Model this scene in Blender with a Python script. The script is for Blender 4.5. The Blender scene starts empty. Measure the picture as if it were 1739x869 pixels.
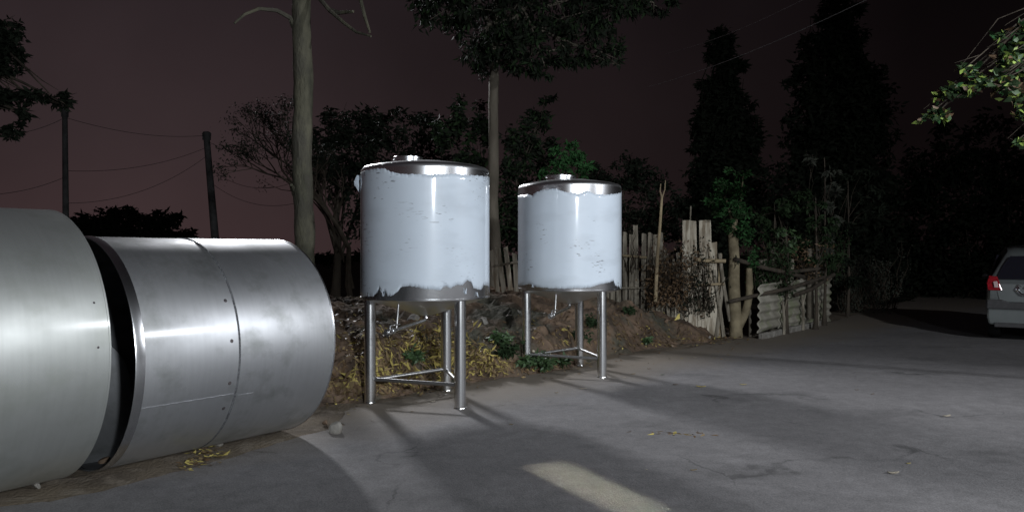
import bpy, math, random
import numpy as np
from mathutils import Vector, Matrix, noise as mnoise
sc = bpy.context.scene
COL = sc.collection
R = math.radians
# ---------------------------------------------------------------- camera
F = 1256.0; CX = 869.5; CY = 432.0; H = 1.5
cam_d = bpy.data.cameras.new('camera'); cam = bpy.data.objects.new('camera', cam_d); COL.objects.link(cam)
cam.location = (0, 0, H); cam.rotation_euler = (R(90), 0, 0)
cam_d.sensor_fit = 'HORIZONTAL'; cam_d.sensor_width = 36; cam_d.lens = 36 * F / 1739
cam_d.shift_y = (434.5 - 432) / 1739 * -1
cam_d.clip_end = 3000; cam_d.clip_start = .05
sc.camera = cam
sc.view_settings.view_transform = 'Standard'; sc.view_settings.look = 'None'
sc.view_settings.exposure = 0; sc.view_settings.gamma = 1
# ---------------------------------------------------------------- night sky: dull glow of town lights low in the left
w = bpy.data.worlds.new('World'); sc.world = w; w.use_nodes = True
nt = w.node_tree; N = nt.nodes; L = nt.links; N.clear()
out = N.new('ShaderNodeOutputWorld'); bg = N.new('ShaderNodeBackground'); L.new(bg.outputs[0], out.inputs[0])
tc = N.new('ShaderNodeTexCoord'); sp = N.new('ShaderNodeSeparateXYZ'); L.new(tc.outputs['Generated'], sp.inputs[0])
rz = N.new('ShaderNodeValToRGB'); L.new(sp.outputs[2], rz.inputs[0])
e = rz.color_ramp.elements
e[0].position = 0; e[0].color = (.048, .029, .030, 1); e[1].position = .45; e[1].color = (.0165, .0125, .015, 1)
e2 = e.new(.14); e2.color = (.034, .0225, .024, 1)
mr = N.new('ShaderNodeMapRange'); L.new(sp.outputs[0], mr.inputs[0])
mr.inputs[1].default_value = -.45; mr.inputs[2].default_value = .46; mr.inputs[3].default_value = .95; mr.inputs[4].default_value = .12
nz = N.new('ShaderNodeTexNoise'); nz.inputs['Scale'].default_value = 3; nz.inputs['Detail'].default_value = 4; L.new(tc.outputs['Generated'], nz.inputs['Vector'])
nr = N.new('ShaderNodeMapRange'); L.new(nz.outputs[0], nr.inputs[0]); nr.inputs[1].default_value = .3; nr.inputs[2].default_value = .7; nr.inputs[3].default_value = .8; nr.inputs[4].default_value = 1.2
mm = N.new('ShaderNodeMath'); mm.operation = 'MULTIPLY'; L.new(mr.outputs[0], mm.inputs[0]); L.new(nr.outputs[0], mm.inputs[1])
L.new(rz.outputs[0], bg.inputs[0]); L.new(mm.outputs[0], bg.inputs[1])

def lamp(name, typ, loc, energy, col, radius, target=None, angle=60, blend=.5):
    d = bpy.data.lights.new(name, typ); d.energy = energy; d.color = col; d.shadow_soft_size = radius
    o = bpy.data.objects.new(name, d); COL.objects.link(o); o.location = loc
    if target is not None:
        o.rotation_euler = (Vector(target) - Vector(loc)).to_track_quat('-Z', 'Y').to_euler()
    if typ == 'SPOT': d.spot_size = R(angle); d.spot_blend = blend
    return o
lamp('yard_lamp', 'SPOT', (3.8, -5.5, 3.45), 3800, (.90, .95, 1.0), .16, (-.6, 8.5, .9), 78, 1.0)
lamp('road_lamp', 'SPOT', (16.5, 1.8, 6.6), 4500, (.92, .95, 1.0), .2, (-.5, 6.2, .3), 52, .7)
lamp('lane_lamp', 'SPOT', (9.0, -5.0, 6.8), 5200, (.93, .96, 1.0), .2, (6.8, 10.0, 0), 72, .9)
lamp('back_lamp', 'SPOT', (-7.6, 22.5, 9.6), 10500, (.95, .96, 1.0), 1.0, (2.6, 6.0, 0), 30, .6)
def patch_light(name, loc, target, sx, sy, energy, col, spin):
    d = bpy.data.lights.new(name, 'AREA'); d.shape = 'RECTANGLE'; d.size = sx; d.size_y = sy; d.spread = R(1.1); d.energy = energy; d.color = col
    o = bpy.data.objects.new(name, d); COL.objects.link(o); o.location = loc
    q = (Vector(target) - Vector(loc)).to_track_quat('-Z', 'Y'); o.rotation_euler = (q.to_matrix() @ Matrix.Rotation(spin, 3, 'Z')).to_euler()
patch_light('added_warm_patch_light', (-.38, 6.4, 6.8), (.54, 4.72, 0), .32, 1.25, 1.15, (1, .94, .70), R(0))  # added unseen narrow beam that lays the warm pale patch on the road
# ---------------------------------------------------------------- helpers
def P(px, py, Y):                       # a point of the picture at depth Y
    return Vector(((px - CX) / F * Y, Y, H - (py - CY) / F * Y))
def G(px, py):                          # a point of the picture on flat ground
    return P(px, py, F * H / (py - CY))
def empty(name, loc=(0, 0, 0), rz=0):
    o = bpy.data.objects.new(name, None); COL.objects.link(o); o.location = loc; o.rotation_euler = (0, 0, rz); o.empty_display_size = .1
    return o
def tag(o, label=None, cat=None, group=None, kind=None):
    if label: o['label'] = label
    if cat: o['category'] = cat
    if group: o['group'] = group
    if kind: o['kind'] = kind
    return o
class MB:
    def __init__(s): s.v = []; s.f = []; s.m = []; s.cur = 0
    def add(s, vs, fs):
        b = len(s.v); s.v += [tuple(p) for p in vs]; s.f += [tuple(i + b for i in f) for f in fs]; s.m += [s.cur] * len(fs); return s
    def tube(s, pts, rad, seg=10, cap=True):
        pts = [Vector(p) for p in pts]; n = len(pts)
        if not hasattr(rad, '__len__'): rad = [rad] * n
        vs = []; up = None
        for i, p in enumerate(pts):
            t = (pts[min(i + 1, n - 1)] - pts[max(i - 1, 0)]).normalized()
            if up is None:
                up = t.orthogonal().normalized()
            up = (up - t * up.dot(t)); up = up.normalized() if up.length > 1e-6 else t.orthogonal().normalized()
            sd = t.cross(up)
            for k in range(seg):
                a = 2 * math.pi * k / seg
                vs.append(p + (up * math.cos(a) + sd * math.sin(a)) * rad[i])
        fs = [(i * seg + k, i * seg + (k + 1) % seg, (i + 1) * seg + (k + 1) % seg, (i + 1) * seg + k) for i in range(n - 1) for k in range(seg)]
        if cap: fs += [tuple(range(seg))[::-1], tuple((n - 1) * seg + k for k in range(seg))]
        return s.add(vs, fs)
    def trunk(s, pts, rad, seg=18, seed=0, step=.07, amp=.10):
        P_ = [Vector(p) for p in pts]; o = []; ro = []
        for i in range(len(P_) - 1):
            k = max(1, int((P_[i + 1] - P_[i]).length / step))
            for j in range(k):
                t = j / k; q = P_[i].lerp(P_[i + 1], t); rr_ = rad[i] + (rad[i + 1] - rad[i]) * t
                q = q + Vector((mnoise.noise(Vector((seed, q.z * .8, 1))), mnoise.noise(Vector((seed, 7, q.z * .8))), 0)) * rr_ * .35
                o.append(q); ro.append(rr_ * (1 + .5 * math.exp(-max(0, q.z) * 4) + .09 * mnoise.noise(Vector((q.z * 3, seed, 2)))))
        o.append(P_[-1]); ro.append(rad[-1]); b0 = len(s.v); s.tube(o, ro, seg)
        for i, c in enumerate(o):
            for k in range(seg):
                v = Vector(s.v[b0 + i * seg + k]); d = v - c; a = 2 * math.pi * k / seg
                f = 1 + amp * mnoise.noise(Vector((math.cos(a) * 2.4, math.sin(a) * 2.4, c.z * 3.5 + seed))) + amp * .6 * mnoise.noise(Vector((math.cos(a) * 6, math.sin(a) * 6, c.z * 9 + seed)))
                s.v[b0 + i * seg + k] = tuple(c + d * f)
        return s
    def lathe(s, prof, seg=64, close=False):           # (radius, z) about the z axis
        vs = [(r * math.cos(2 * math.pi * k / seg), r * math.sin(2 * math.pi * k / seg), z) for r, z in prof for k in range(seg)]
        n = len(prof); rg = range(n if close else n - 1)
        fs = [(i * seg + k, i * seg + (k + 1) % seg, ((i + 1) % n) * seg + (k + 1) % seg, ((i + 1) % n) * seg + k) for i in rg for k in range(seg)]
        return s.add(vs, fs)
    def box(s, c, d, M=None):
        vs = [Vector((c[0] + sx * d[0] / 2, c[1] + sy * d[1] / 2, c[2] + sz * d[2] / 2)) for sx in (-1, 1) for sy in (-1, 1) for sz in (-1, 1)]
        if M: vs = [M @ v for v in vs]
        return s.add(vs, [(0, 1, 3, 2), (4, 6, 7, 5), (0, 4, 5, 1), (2, 3, 7, 6), (0, 2, 6, 4), (1, 5, 7, 3)])
    def build(s, name, mats, parent=None, smooth=True, bevel=0, loc=None):
        me = bpy.data.meshes.new(name); me.from_pydata(s.v, [], s.f); me.update()
        if not isinstance(mats, (list, tuple)): mats = [mats]
        for m in mats: me.materials.append(m)
        if len(mats) > 1: me.polygons.foreach_set('material_index', s.m)
        if smooth:
            me.polygons.foreach_set('use_smooth', [True] * len(s.f))
            try: me.set_sharp_from_angle(angle=R(38))
            except Exception: pass
        o = bpy.data.objects.new(name, me); COL.objects.link(o)
        if parent: o.parent = parent
        if loc is not None: o.location = loc
        if bevel:
            b = o.modifiers.new('bevel', 'BEVEL'); b.width = bevel; b.segments = 2; b.limit_method = 'ANGLE'
        return o
# value noise in numpy
_rg = np.random.default_rng(5); _T = _rg.random((64, 64, 4))
def vn(x, y, ch=0):
    xi = np.floor(x).astype(int); yi = np.floor(y).astype(int); fx = x - xi; fy = y - yi
    fx = fx * fx * (3 - 2 * fx); fy = fy * fy * (3 - 2 * fy); t = _T[..., ch]
    a = t[xi % 64, yi % 64]; b = t[(xi + 1) % 64, yi % 64]; c = t[xi % 64, (yi + 1) % 64]; d = t[(xi + 1) % 64, (yi + 1) % 64]
    return (a * (1 - fx) + b * fx) * (1 - fy) + (c * (1 - fx) + d * fx) * fy
def fbm(x, y, o=4, ch=0, g=.5):
    s = 0; a = 1; t = 0
    for i in range(o):
        s = s + a * (vn(x * 2 ** i + 17 * i, y * 2 ** i + 9 * i, ch) - .5); t += a; a *= g
    return s / t
# ---------------------------------------------------------------- materials
def mat(name, c1, c2=None, scale=8, rough=.8, metal=0, bump=0, bscale=None, detail=6, r2=None, lo=.35, hi=.65, stretch=None, aniso=0, spec=None, c3=None, scale3=2):
    m = bpy.data.materials.new(name); m.use_nodes = True; t = m.node_tree; n = t.nodes; l = t.links
    b = n['Principled BSDF']; b.inputs['Roughness'].default_value = rough; b.inputs['Metallic'].default_value = metal
    if rough >= .85 and spec is None: spec = .12
    if spec is not None: b.inputs['Specular IOR Level'].default_value = spec
    b.inputs['Base Color'].default_value = (*c1, 1)
    co = n.new('ShaderNodeTexCoord'); v = co.outputs['Object']
    if stretch:
        mp = n.new('ShaderNodeMapping'); mp.inputs['Scale'].default_value = stretch; l.new(v, mp.inputs[0]); v = mp.outputs[0]
    if c2:
        z = n.new('ShaderNodeTexNoise'); z.inputs['Scale'].default_value = scale; z.inputs['Detail'].default_value = detail; l.new(v, z.inputs['Vector'])
        rp = n.new('ShaderNodeMapRange'); rp.inputs[1].default_value = lo; rp.inputs[2].default_value = hi; l.new(z.outputs[0], rp.inputs[0])
        mx = n.new('ShaderNodeMix'); mx.data_type = 'RGBA'; mx.inputs[6].default_value = (*c1, 1); mx.inputs[7].default_value = (*c2, 1)
        l.new(rp.outputs[0], mx.inputs[0]); last = mx.outputs[2]
        if c3:
            z3 = n.new('ShaderNodeTexNoise'); z3.inputs['Scale'].default_value = scale3; z3.inputs['Detail'].default_value = 5; l.new(v, z3.inputs['Vector'])
            r3 = n.new('ShaderNodeMapRange'); r3.inputs[1].default_value = .5; r3.inputs[2].default_value = .62; l.new(z3.outputs[0], r3.inputs[0])
            m3 = n.new('ShaderNodeMix'); m3.data_type = 'RGBA'; l.new(last, m3.inputs[6]); m3.inputs[7].default_value = (*c3, 1); l.new(r3.outputs[0], m3.inputs[0]); last = m3.outputs[2]
        l.new(last, b.inputs['Base Color'])
        if r2 is not None:
            q = n.new('ShaderNodeMapRange'); q.inputs[1].default_value = lo; q.inputs[2].default_value = hi; q.inputs[3].default_value = rough; q.inputs[4].default_value = r2
            l.new(z.outputs[0], q.inputs[0]); l.new(q.outputs[0], b.inputs['Roughness'])
    if bump:
        zb = n.new('ShaderNodeTexNoise'); zb.inputs['Scale'].default_value = bscale or scale * 3; zb.inputs['Detail'].default_value = 5; l.new(v, zb.inputs['Vector'])
        bp = n.new('ShaderNodeBump'); bp.inputs['Strength'].default_value = bump; bp.inputs['Distance'].default_value = .02; l.new(zb.outputs[0], bp.inputs['Height']); l.new(bp.outputs[0], b.inputs['Normal'])
    return m
M = {}
M['steel'] = mat('polished_steel', (.80, .81, .82), (.70, .71, .73), 1.5, .22, 1, r2=.28, detail=2)
M['steel_top'] = mat('satin_steel', (.78, .79, .80), (.66, .67, .68), 2, .30, 1, r2=.38, detail=2)
M['steel_leg'] = mat('tube_steel', (.82, .83, .84), (.68, .68, .67), 2, .22, 1, r2=.27, detail=1)
M['dull_steel'] = mat('dull_steel', (.42, .42, .42), (.30, .30, .30), 4, .38, 1, r2=.5, detail=2)
M['weld'] = mat('weld_bead', (.24, .25, .26), (.12, .12, .13), 60, .6, .8, bump=.6, bscale=160)
M['weld_light'] = mat('ground_seam', (.75, .76, .78), (.55, .56, .58), 40, .3, 1)
M['burn'] = mat('heat_tint', (.06, .055, .06), (.14, .12, .12), 30, .6, .6)
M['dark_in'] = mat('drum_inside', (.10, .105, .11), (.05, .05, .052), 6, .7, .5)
M['asphalt'] = None
M['soil'] = mat('dark_soil', (.035, .030, .024), (.055, .045, .034), 3, .95, bump=.8, bscale=14)
M['verge'] = mat('dusty_verge', (.18, .148, .11), (.115, .095, .075), 2.5, .95, bump=.7, bscale=30, c3=(.20, .17, .135), scale3=5)
M['stone'] = mat('grey_stone', (.24, .23, .21), (.13, .12, .105), 7, .9, bump=.8, bscale=22)
M['stone_b'] = mat('brown_stone', (.17, .12, .085), (.09, .065, .045), 6, .95, bump=.8, bscale=22)
M['wood'] = mat('weathered_wood', (.26, .235, .19), (.12, .105, .08), 5, .9, bump=.6, bscale=18, stretch=(5, 5, .7))
M['wood_pale'] = mat('pale_bare_wood', (.46, .42, .34), (.20, .165, .12), 3, .85, bump=.5, bscale=14, stretch=(5, 5, .8), lo=.42, hi=.62)
M['bamboo'] = mat('old_bamboo', (.34, .27, .16), (.17, .13, .08), 4, .7, bump=.4, bscale=16)
M['bark'] = mat('bark', (.075, .062, .048), (.038, .032, .026), 5, .9, bump=.9, bscale=22, stretch=(1, 1, .3))
M['bark_pale'] = mat('pale_bark', (.17, .15, .12), (.08, .07, .055), 3, .85, bump=.7, bscale=16, stretch=(1, 1, .4))
M['bark_green'] = mat('mossy_bark', (.135, .128, .092), (.05, .05, .038), 5, .9, bump=1.0, bscale=30, stretch=(1, 1, .45), c3=(.085, .08, .065), scale3=2.5)
M['post'] = mat('live_post_bark', (.235, .20, .13), (.12, .10, .065), 5, .85, bump=.7, bscale=16)
M['concrete'] = mat('concrete_pole', (.12, .12, .12), (.07, .07, .07), 4, .9, bump=.3)
M['black'] = mat('black_rubber', (.012, .012, .013), None, rough=.7)
M['wire'] = mat('wire_sheath', (.04, .04, .045), None, rough=.5)
M['wire_pale'] = mat('bare_wire', (.45, .45, .46), None, rough=.4, metal=.8)
def leafmat(name, c, sp=.35, rough=.5):
    m = mat(name, c, tuple(x * .55 for x in c), 3.0, rough, spec=sp); return m
M['leaf_dark'] = leafmat('dark_leaf', (.016, .021, .014), .08, .8)
M['leaf_mid'] = leafmat('mid_leaf', (.026, .044, .021), .03, .9)
M['leaf_green'] = leafmat('green_leaf', (.034, .095, .033), .05, .8)
M['leaf_weed'] = leafmat('weed_leaf', (.055, .10, .04))
M['leaf_lime'] = leafmat('lime_leaf', (.30, .42, .09))
M['leaf_grey'] = leafmat('grey_leaf', (.055, .06, .048), .03, .9)
M['leaf_dry1'] = leafmat('dry_leaf_yellow', (.46, .38, .12), .1, .8)
M['leaf_dry2'] = leafmat('dry_leaf_tan', (.21, .155, .08), .1, .8)
M['leaf_dry3'] = leafmat('dry_leaf_brown', (.14, .09, .05))
M['twig'] = mat('dry_twig', (.055, .044, .034), (.03, .024, .018), 6, .9)

def asphalt():
    m = mat('worn_asphalt', (.168, .163, .166), (.125, .121, .124), .9, .82, detail=8, lo=.3, hi=.7)
    n = m.node_tree.nodes; l = m.node_tree.links; b = n['Principled BSDF']
    co = [x for x in n if x.type == 'TEX_COORD'][0]
    mix = [x for x in n if x.type == 'MIX'][0]
    # fine aggregate
    g = n.new('ShaderNodeTexNoise'); g.inputs['Scale'].default_value = 95; g.inputs['Detail'].default_value = 3; l.new(co.outputs['Object'], g.inputs['Vector'])
    gr = n.new('ShaderNodeMapRange'); gr.inputs[1].default_value = .3; gr.inputs[2].default_value = .7; gr.inputs[3].default_value = .72; gr.inputs[4].default_value = 1.25; l.new(g.outputs[0], gr.inputs[0])
    mu = n.new('ShaderNodeMix'); mu.data_type = 'RGBA'; mu.blend_type = 'MULTIPLY'; mu.inputs[0].default_value = 1
    l.new(mix.outputs[2], mu.inputs[6]); l.new(gr.outputs[0], mu.inputs[7])
    # oily stains
    s = n.new('ShaderNodeTexNoise'); s.inputs['Scale'].default_value = .55; s.inputs['Detail'].default_value = 7; s.inputs['Roughness'].default_value = .6
    mp = n.new('ShaderNodeMapping'); mp.inputs['Location'].default_value = (3.1, 1.7, 0); mp.inputs['Rotation'].default_value = (0, 0, .5); mp.inputs['Scale'].default_value = (1, 2.2, 1)
    l.new(co.outputs['Object'], mp.inputs[0]); l.new(mp.outputs[0], s.inputs['Vector'])
    sr = n.new('ShaderNodeMapRange'); sr.inputs[1].default_value = .56; sr.inputs[2].default_value = .70; sr.inputs[3].default_value = 1; sr.inputs[4].default_value = .66; l.new(s.outputs[0], sr.inputs[0])
    m2 = n.new('ShaderNodeMix'); m2.data_type = 'RGBA'; m2.blend_type = 'MULTIPLY'; m2.inputs[0].default_value = 1; l.new(mu.outputs[2], m2.inputs[6]); l.new(sr.outputs[0], m2.inputs[7])
    # fine cracks, only here and there
    wn = n.new('ShaderNodeTexNoise'); wn.inputs['Scale'].default_value = 1.5; wn.inputs['Detail'].default_value = 6; l.new(co.outputs['Object'], wn.inputs['Vector'])
    wm = n.new('ShaderNodeVectorMath'); wm.operation = 'MULTIPLY_ADD'; wm.inputs[1].default_value = (1.3, 1.3, 0); l.new(wn.outputs['Color'], wm.inputs[0]); l.new(co.outputs['Object'], wm.inputs[2])
    vo = n.new('ShaderNodeTexVoronoi'); vo.feature = 'DISTANCE_TO_EDGE'; vo.inputs['Scale'].default_value = .42; l.new(wm.outputs[0], vo.inputs['Vector'])
    ck = n.new('ShaderNodeMapRange'); ck.inputs[1].default_value = .002; ck.inputs[2].default_value = .009; ck.inputs[3].default_value = .55; ck.inputs[4].default_value = 1; l.new(vo.outputs[0], ck.inputs[0])
    cm = n.new('ShaderNodeMix'); cm.data_type = 'RGBA'; cm.blend_type = 'MULTIPLY'; l.new(m2.outputs[2], cm.inputs[6]); l.new(ck.outputs[0], cm.inputs[7])
    cp = n.new('ShaderNodeMapRange'); cp.inputs[1].default_value = .50; cp.inputs[2].default_value = .60; l.new(s.outputs[0], cp.inputs[0]); l.new(cp.outputs[0], cm.inputs[0])
    md = n.new('ShaderNodeTexNoise'); md.inputs['Scale'].default_value = 7; md.inputs['Detail'].default_value = 9; md.inputs['Roughness'].default_value = .68; l.new(co.outputs['Object'], md.inputs['Vector'])
    mdr = n.new('ShaderNodeMapRange'); mdr.inputs[1].default_value = .32; mdr.inputs[2].default_value = .68; mdr.inputs[3].default_value = .80; mdr.inputs[4].default_value = 1.18; l.new(md.outputs[0], mdr.inputs[0])
    m2 = n.new('ShaderNodeMix'); m2.data_type = 'RGBA'; m2.blend_type = 'MULTIPLY'; m2.inputs[0].default_value = 1; l.new(cm.outputs[2], m2.inputs[6]); l.new(mdr.outputs[0], m2.inputs[7])
    # dust blown on from the verge: distance to the verge line
    d = n.new('ShaderNodeTexNoise'); d.inputs['Scale'].default_value = 1.6; d.inputs['Detail'].default_value = 6; l.new(co.outputs['Object'], d.inputs['Vector'])
    dx = n.new('ShaderNodeVectorMath'); dx.operation = 'DOT_PRODUCT'; dx.inputs[1].default_value = (-.70, .714, 0); l.new(co.outputs['Object'], dx.inputs[0])
    ad = n.new('ShaderNodeMath'); ad.operation = 'ADD'; l.new(dx.outputs['Value'], ad.inputs[0]); l.new(d.outputs[0], ad.inputs[1])
    dr = n.new('ShaderNodeMapRange'); dr.inputs[1].default_value = 5.45; dr.inputs[2].default_value = 6.5; dr.inputs[3].default_value = 0; dr.inputs[4].default_value = .85; l.new(ad.outputs[0], dr.inputs[0])
    m3 = n.new('ShaderNodeMix'); m3.data_type = 'RGBA'; m3.inputs[7].default_value = (.165, .138, .105, 1); l.new(m2.outputs[2], m3.inputs[6]); l.new(dr.outputs[0], m3.inputs[0])
    l.new(m3.outputs[2], b.inputs['Base Color'])
    bp = n.new('ShaderNodeBump'); bp.inputs['Strength'].default_value = .55; bp.inputs['Distance'].default_value = .006; l.new(g.outputs[0], bp.inputs['Height']); l.new(bp.outputs[0], b.inputs['Normal'])
    return m
M['asphalt'] = asphalt()

def film_mat(name, off):
    m = mat(name, (.60, .675, .755), (.565, .635, .71), 2.2, .42, spec=.4)
    m.node_tree.nodes['Principled BSDF'].inputs['Coat Weight'].default_value = 1; m.node_tree.nodes['Principled BSDF'].inputs['Coat Roughness'].default_value = .085
    n = m.node_tree.nodes; l = m.node_tree.links; b = n['Principled BSDF']; co = [x for x in n if x.type == 'TEX_COORD'][0]
    mix = [x for x in n if x.type == 'MIX'][0]
    def nt_(sc_, st, det=5, lc=(0, 0, 0), rough=.5):
        mp = n.new('ShaderNodeMapping'); mp.inputs['Scale'].default_value = st; mp.inputs['Location'].default_value = lc; mp.inputs['Rotation'].default_value = (.12, .1, 0); l.new(co.outputs['Object'], mp.inputs[0])
        z = n.new('ShaderNodeTexNoise'); z.inputs['Scale'].default_value = sc_; z.inputs['Detail'].default_value = det; z.inputs['Roughness'].default_value = rough; l.new(mp.outputs[0], z.inputs['Vector']); return z
    fine = nt_(11, (1, 1, 6), 2, (off, 2 * off, 1), .65); patch = nt_(2.6, (1, 1, 1), 3, (off, off, off))
    a = n.new('ShaderNodeMapRange'); a.inputs[1].default_value = .62; a.inputs[2].default_value = .655; l.new(fine.outputs[0], a.inputs[0])
    c = n.new('ShaderNodeMapRange'); c.inputs[1].default_value = .50 if off < 5 else .55; c.inputs[2].default_value = .58 if off < 5 else .62; l.new(patch.outputs[0], c.inputs[0])
    k = n.new('ShaderNodeMath'); k.operation = 'MULTIPLY'; l.new(a.outputs[0], k.inputs[0]); l.new(c.outputs[0], k.inputs[1])
    k2 = n.new('ShaderNodeMath'); k2.operation = 'MULTIPLY'; l.new(k.outputs[0], k2.inputs[0]); k2.inputs[1].default_value = .72
    mx = n.new('ShaderNodeMix'); mx.data_type = 'RGBA'; l.new(mix.outputs[2], mx.inputs[6]); mx.inputs[7].default_value = (.10, .105, .115, 1); l.new(k2.outputs[0], mx.inputs[0])
    # faint horizontal smears of dirt
    sm = nt_(2.4, (.8, .8, 2.2), 7, (off, 0, off))
    q = n.new('ShaderNodeMapRange'); q.inputs[1].default_value = .52; q.inputs[2].default_value = .75; q.inputs[3].default_value = 1; q.inputs[4].default_value = .86; l.new(sm.outputs[0], q.inputs[0])
    mu = n.new('ShaderNodeMix'); mu.data_type = 'RGBA'; mu.blend_type = 'MULTIPLY'; mu.inputs[0].default_value = 1; l.new(mx.outputs[2], mu.inputs[6]); l.new(q.outputs[0], mu.inputs[7])
    l.new(mu.outputs[2], b.inputs['Base Color'])
    wv = nt_(2.0, (1, 1, 2.5), 2); bp = n.new('ShaderNodeBump'); bp.inputs['Strength'].default_value = .2; bp.inputs['Distance'].default_value = .005; l.new(wv.outputs[0], bp.inputs['Height']); l.new(bp.outputs[0], b.inputs['Normal'])
    return m

def drum_mat(name, base, dark, rough, rough2, metal, grime=(.30, .30, .27)):
    m = mat(name, base, dark, 1.7, rough, metal, r2=rough2, detail=7)
    n = m.node_tree.nodes; l = m.node_tree.links; b = n['Principled BSDF']; co = [x for x in n if x.type == 'TEX_COORD'][0]
    mix = [x for x in n if x.type == 'MIX'][0]
    # rolling marks running round the drum (local z is its axis) plus water stains
    mp = n.new('ShaderNodeMapping'); mp.inputs['Scale'].default_value = (.6, .6, 10); l.new(co.outputs['Object'], mp.inputs[0])
    z = n.new('ShaderNodeTexNoise'); z.inputs['Scale'].default_value = 4; z.inputs['Detail'].default_value = 8; l.new(mp.outputs[0], z.inputs['Vector'])
    q = n.new('ShaderNodeMapRange'); q.inputs[1].default_value = .35; q.inputs[2].default_value = .7; q.inputs[3].default_value = 1.01; q.inputs[4].default_value = .955; l.new(z.outputs[0], q.inputs[0])
    mu = n.new('ShaderNodeMix'); mu.data_type = 'RGBA'; mu.blend_type = 'MULTIPLY'; mu.inputs[0].default_value = 1; l.new(mix.outputs[2], mu.inputs[6]); l.new(q.outputs[0], mu.inputs[7])
    s = n.new('ShaderNodeTexNoise'); s.inputs['Scale'].default_value = 3.3; s.inputs['Detail'].default_value = 9; s.inputs['Roughness'].default_value = .62; l.new(co.outputs['Object'], s.inputs['Vector'])
    sr = n.new('ShaderNodeMapRange'); sr.inputs[1].default_value = .50; sr.inputs[2].default_value = .68; sr.inputs[4].default_value = .5; l.new(s.outputs[0], sr.inputs[0])
    m2 = n.new('ShaderNodeMix'); m2.data_type = 'RGBA'; l.new(sr.outputs[0], m2.inputs[0]); l.new(mu.outputs[2], m2.inputs[6]); m2.inputs[7].default_value = (*grime, 1)
    l.new(m2.outputs[2], b.inputs['Base Color'])
    b.inputs['Coat Weight'].default_value = .35; b.inputs['Coat Roughness'].default_value = .17
    return m
M['drum'] = drum_mat('mill_finish_steel', (.60, .615, .635), (.47, .48, .49), .46, .56, .95, (.22, .235, .215))
M['drum_pale'] = drum_mat('matt_steel', (.60, .62, .60), (.50, .52, .50), .46, .56, .85, (.42, .44, .40))

# ---------------------------------------------------------------- ground
EDGE = [(-7.5, 2.2), (-3.9, 4.0), (-2.76, 4.45), (-2.2, 5.15), (-1.95, 5.75), (-1.52, 6.5), (-1.56, 7.2), (-1.0, 7.85), (-.1, 8.95), (.7, 9.5), (1.65, 10.9), (2.75, 11.75), (3.9, 13.0), (4.6, 13.35), (7.3, 16.7), (11.0, 21.8), (20, 33.5)]
FOOT = [(-6.5, 6.9), (-1.85, 6.95), (-1.56, 7.3), (-1.0, 7.9), (-.1, 9.0), (.7, 9.55), (1.65, 10.95), (2.75, 11.85), (3.9, 13.2), (5.0, 15.2)]
CREST = [.75, .84, .86, .86, .84, .86, .86, .80, .36, .0]
def seg_dist(x, y, line, vals):
    best = np.full(x.shape, 1e9); sd = np.zeros(x.shape); val = np.zeros(x.shape)
    for i in range(len(line) - 1):
        ax, ay = line[i]; bx, by = line[i + 1]; dx, dy = bx - ax, by - ay; l2 = dx * dx + dy * dy
        t = np.clip(((x - ax) * dx + (y - ay) * dy) / l2, 0, 1); qx = x - ax - t * dx; qy = y - ay - t * dy; d = np.hypot(qx, qy)
        side = np.sign(dx * qy - dy * qx); mk = d < best
        best = np.where(mk, d, best); sd = np.where(mk, side * d, sd); val = np.where(mk, vals[i] * (1 - t) + vals[i + 1] * t, val)
    return sd, val
def sst(t): t = np.clip(t, 0, 1); return t * t * (3 - 2 * t)
def mound_h(x, y):
    x = np.asarray(x, float); y = np.asarray(y, float)
    d, c = seg_dist(x, y, FOOT, CREST)
    d = d + fbm(x * 1.3, y * 1.3, 3, 1) * .7 - .05
    h = c * (.55 * sst(d / .75) + .45 * sst((d - .3) / 1.6)) * (1 - .75 * sst((d - 3.2) / 3.5))
    k = sst(d / .4)
    h = h + k * (fbm(x * 2.2, y * 2.2, 5, 0, .62) * .34 + np.abs(fbm(x * 6, y * 6, 3, 2)) * .16) * (.35 + .65 * np.clip(c / .6, 0, 1)) - .03
    return np.where(d > 0, h, -.03 + d * .15)
def hz(x, y): return max(0.0, float(mound_h(x, y)))
g = MB(); g.add([(-900, -60, -.012), (900, -60, -.012), (900, 1500, -.012), (-900, 1500, -.012)], [(0, 1, 2, 3)])
tag(g.build('ground', M['soil'], smooth=False), kind='structure')
rnd = random.Random(3)
def rough_line(line, step, amp, seed):
    pts = []
    for i in range(len(line) - 1):
        a = Vector(line[i]); b = Vector(line[i + 1]); n = max(1, int((b - a).length / step))
        for k in range(n):
            p = a.lerp(b, k / n); nn = Vector((-(b - a).y, (b - a).x)).normalized()
            p = p + nn * amp * (mnoise.noise(Vector((p.x * 1.7, p.y * 1.7, seed))) * 1.2 + .5 * mnoise.noise(Vector((p.x * 7, p.y * 7, seed))))
            pts.append((p.x, p.y))
    pts.append(line[-1]); return pts
rl = rough_line(EDGE, .07, .09, 1)
v = [(x, y, .004) for x, y in rl]; far = [(60, 33.5, .004), (60, -25, .004), (-7.5, -25, .004)]
g = MB(); g.add(v + far, [tuple(range(len(v) + 3))][:1]); g.f = [g.f[0][::-1]]
tag(g.build('road', M['asphalt'], smooth=False), kind='structure')
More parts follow.
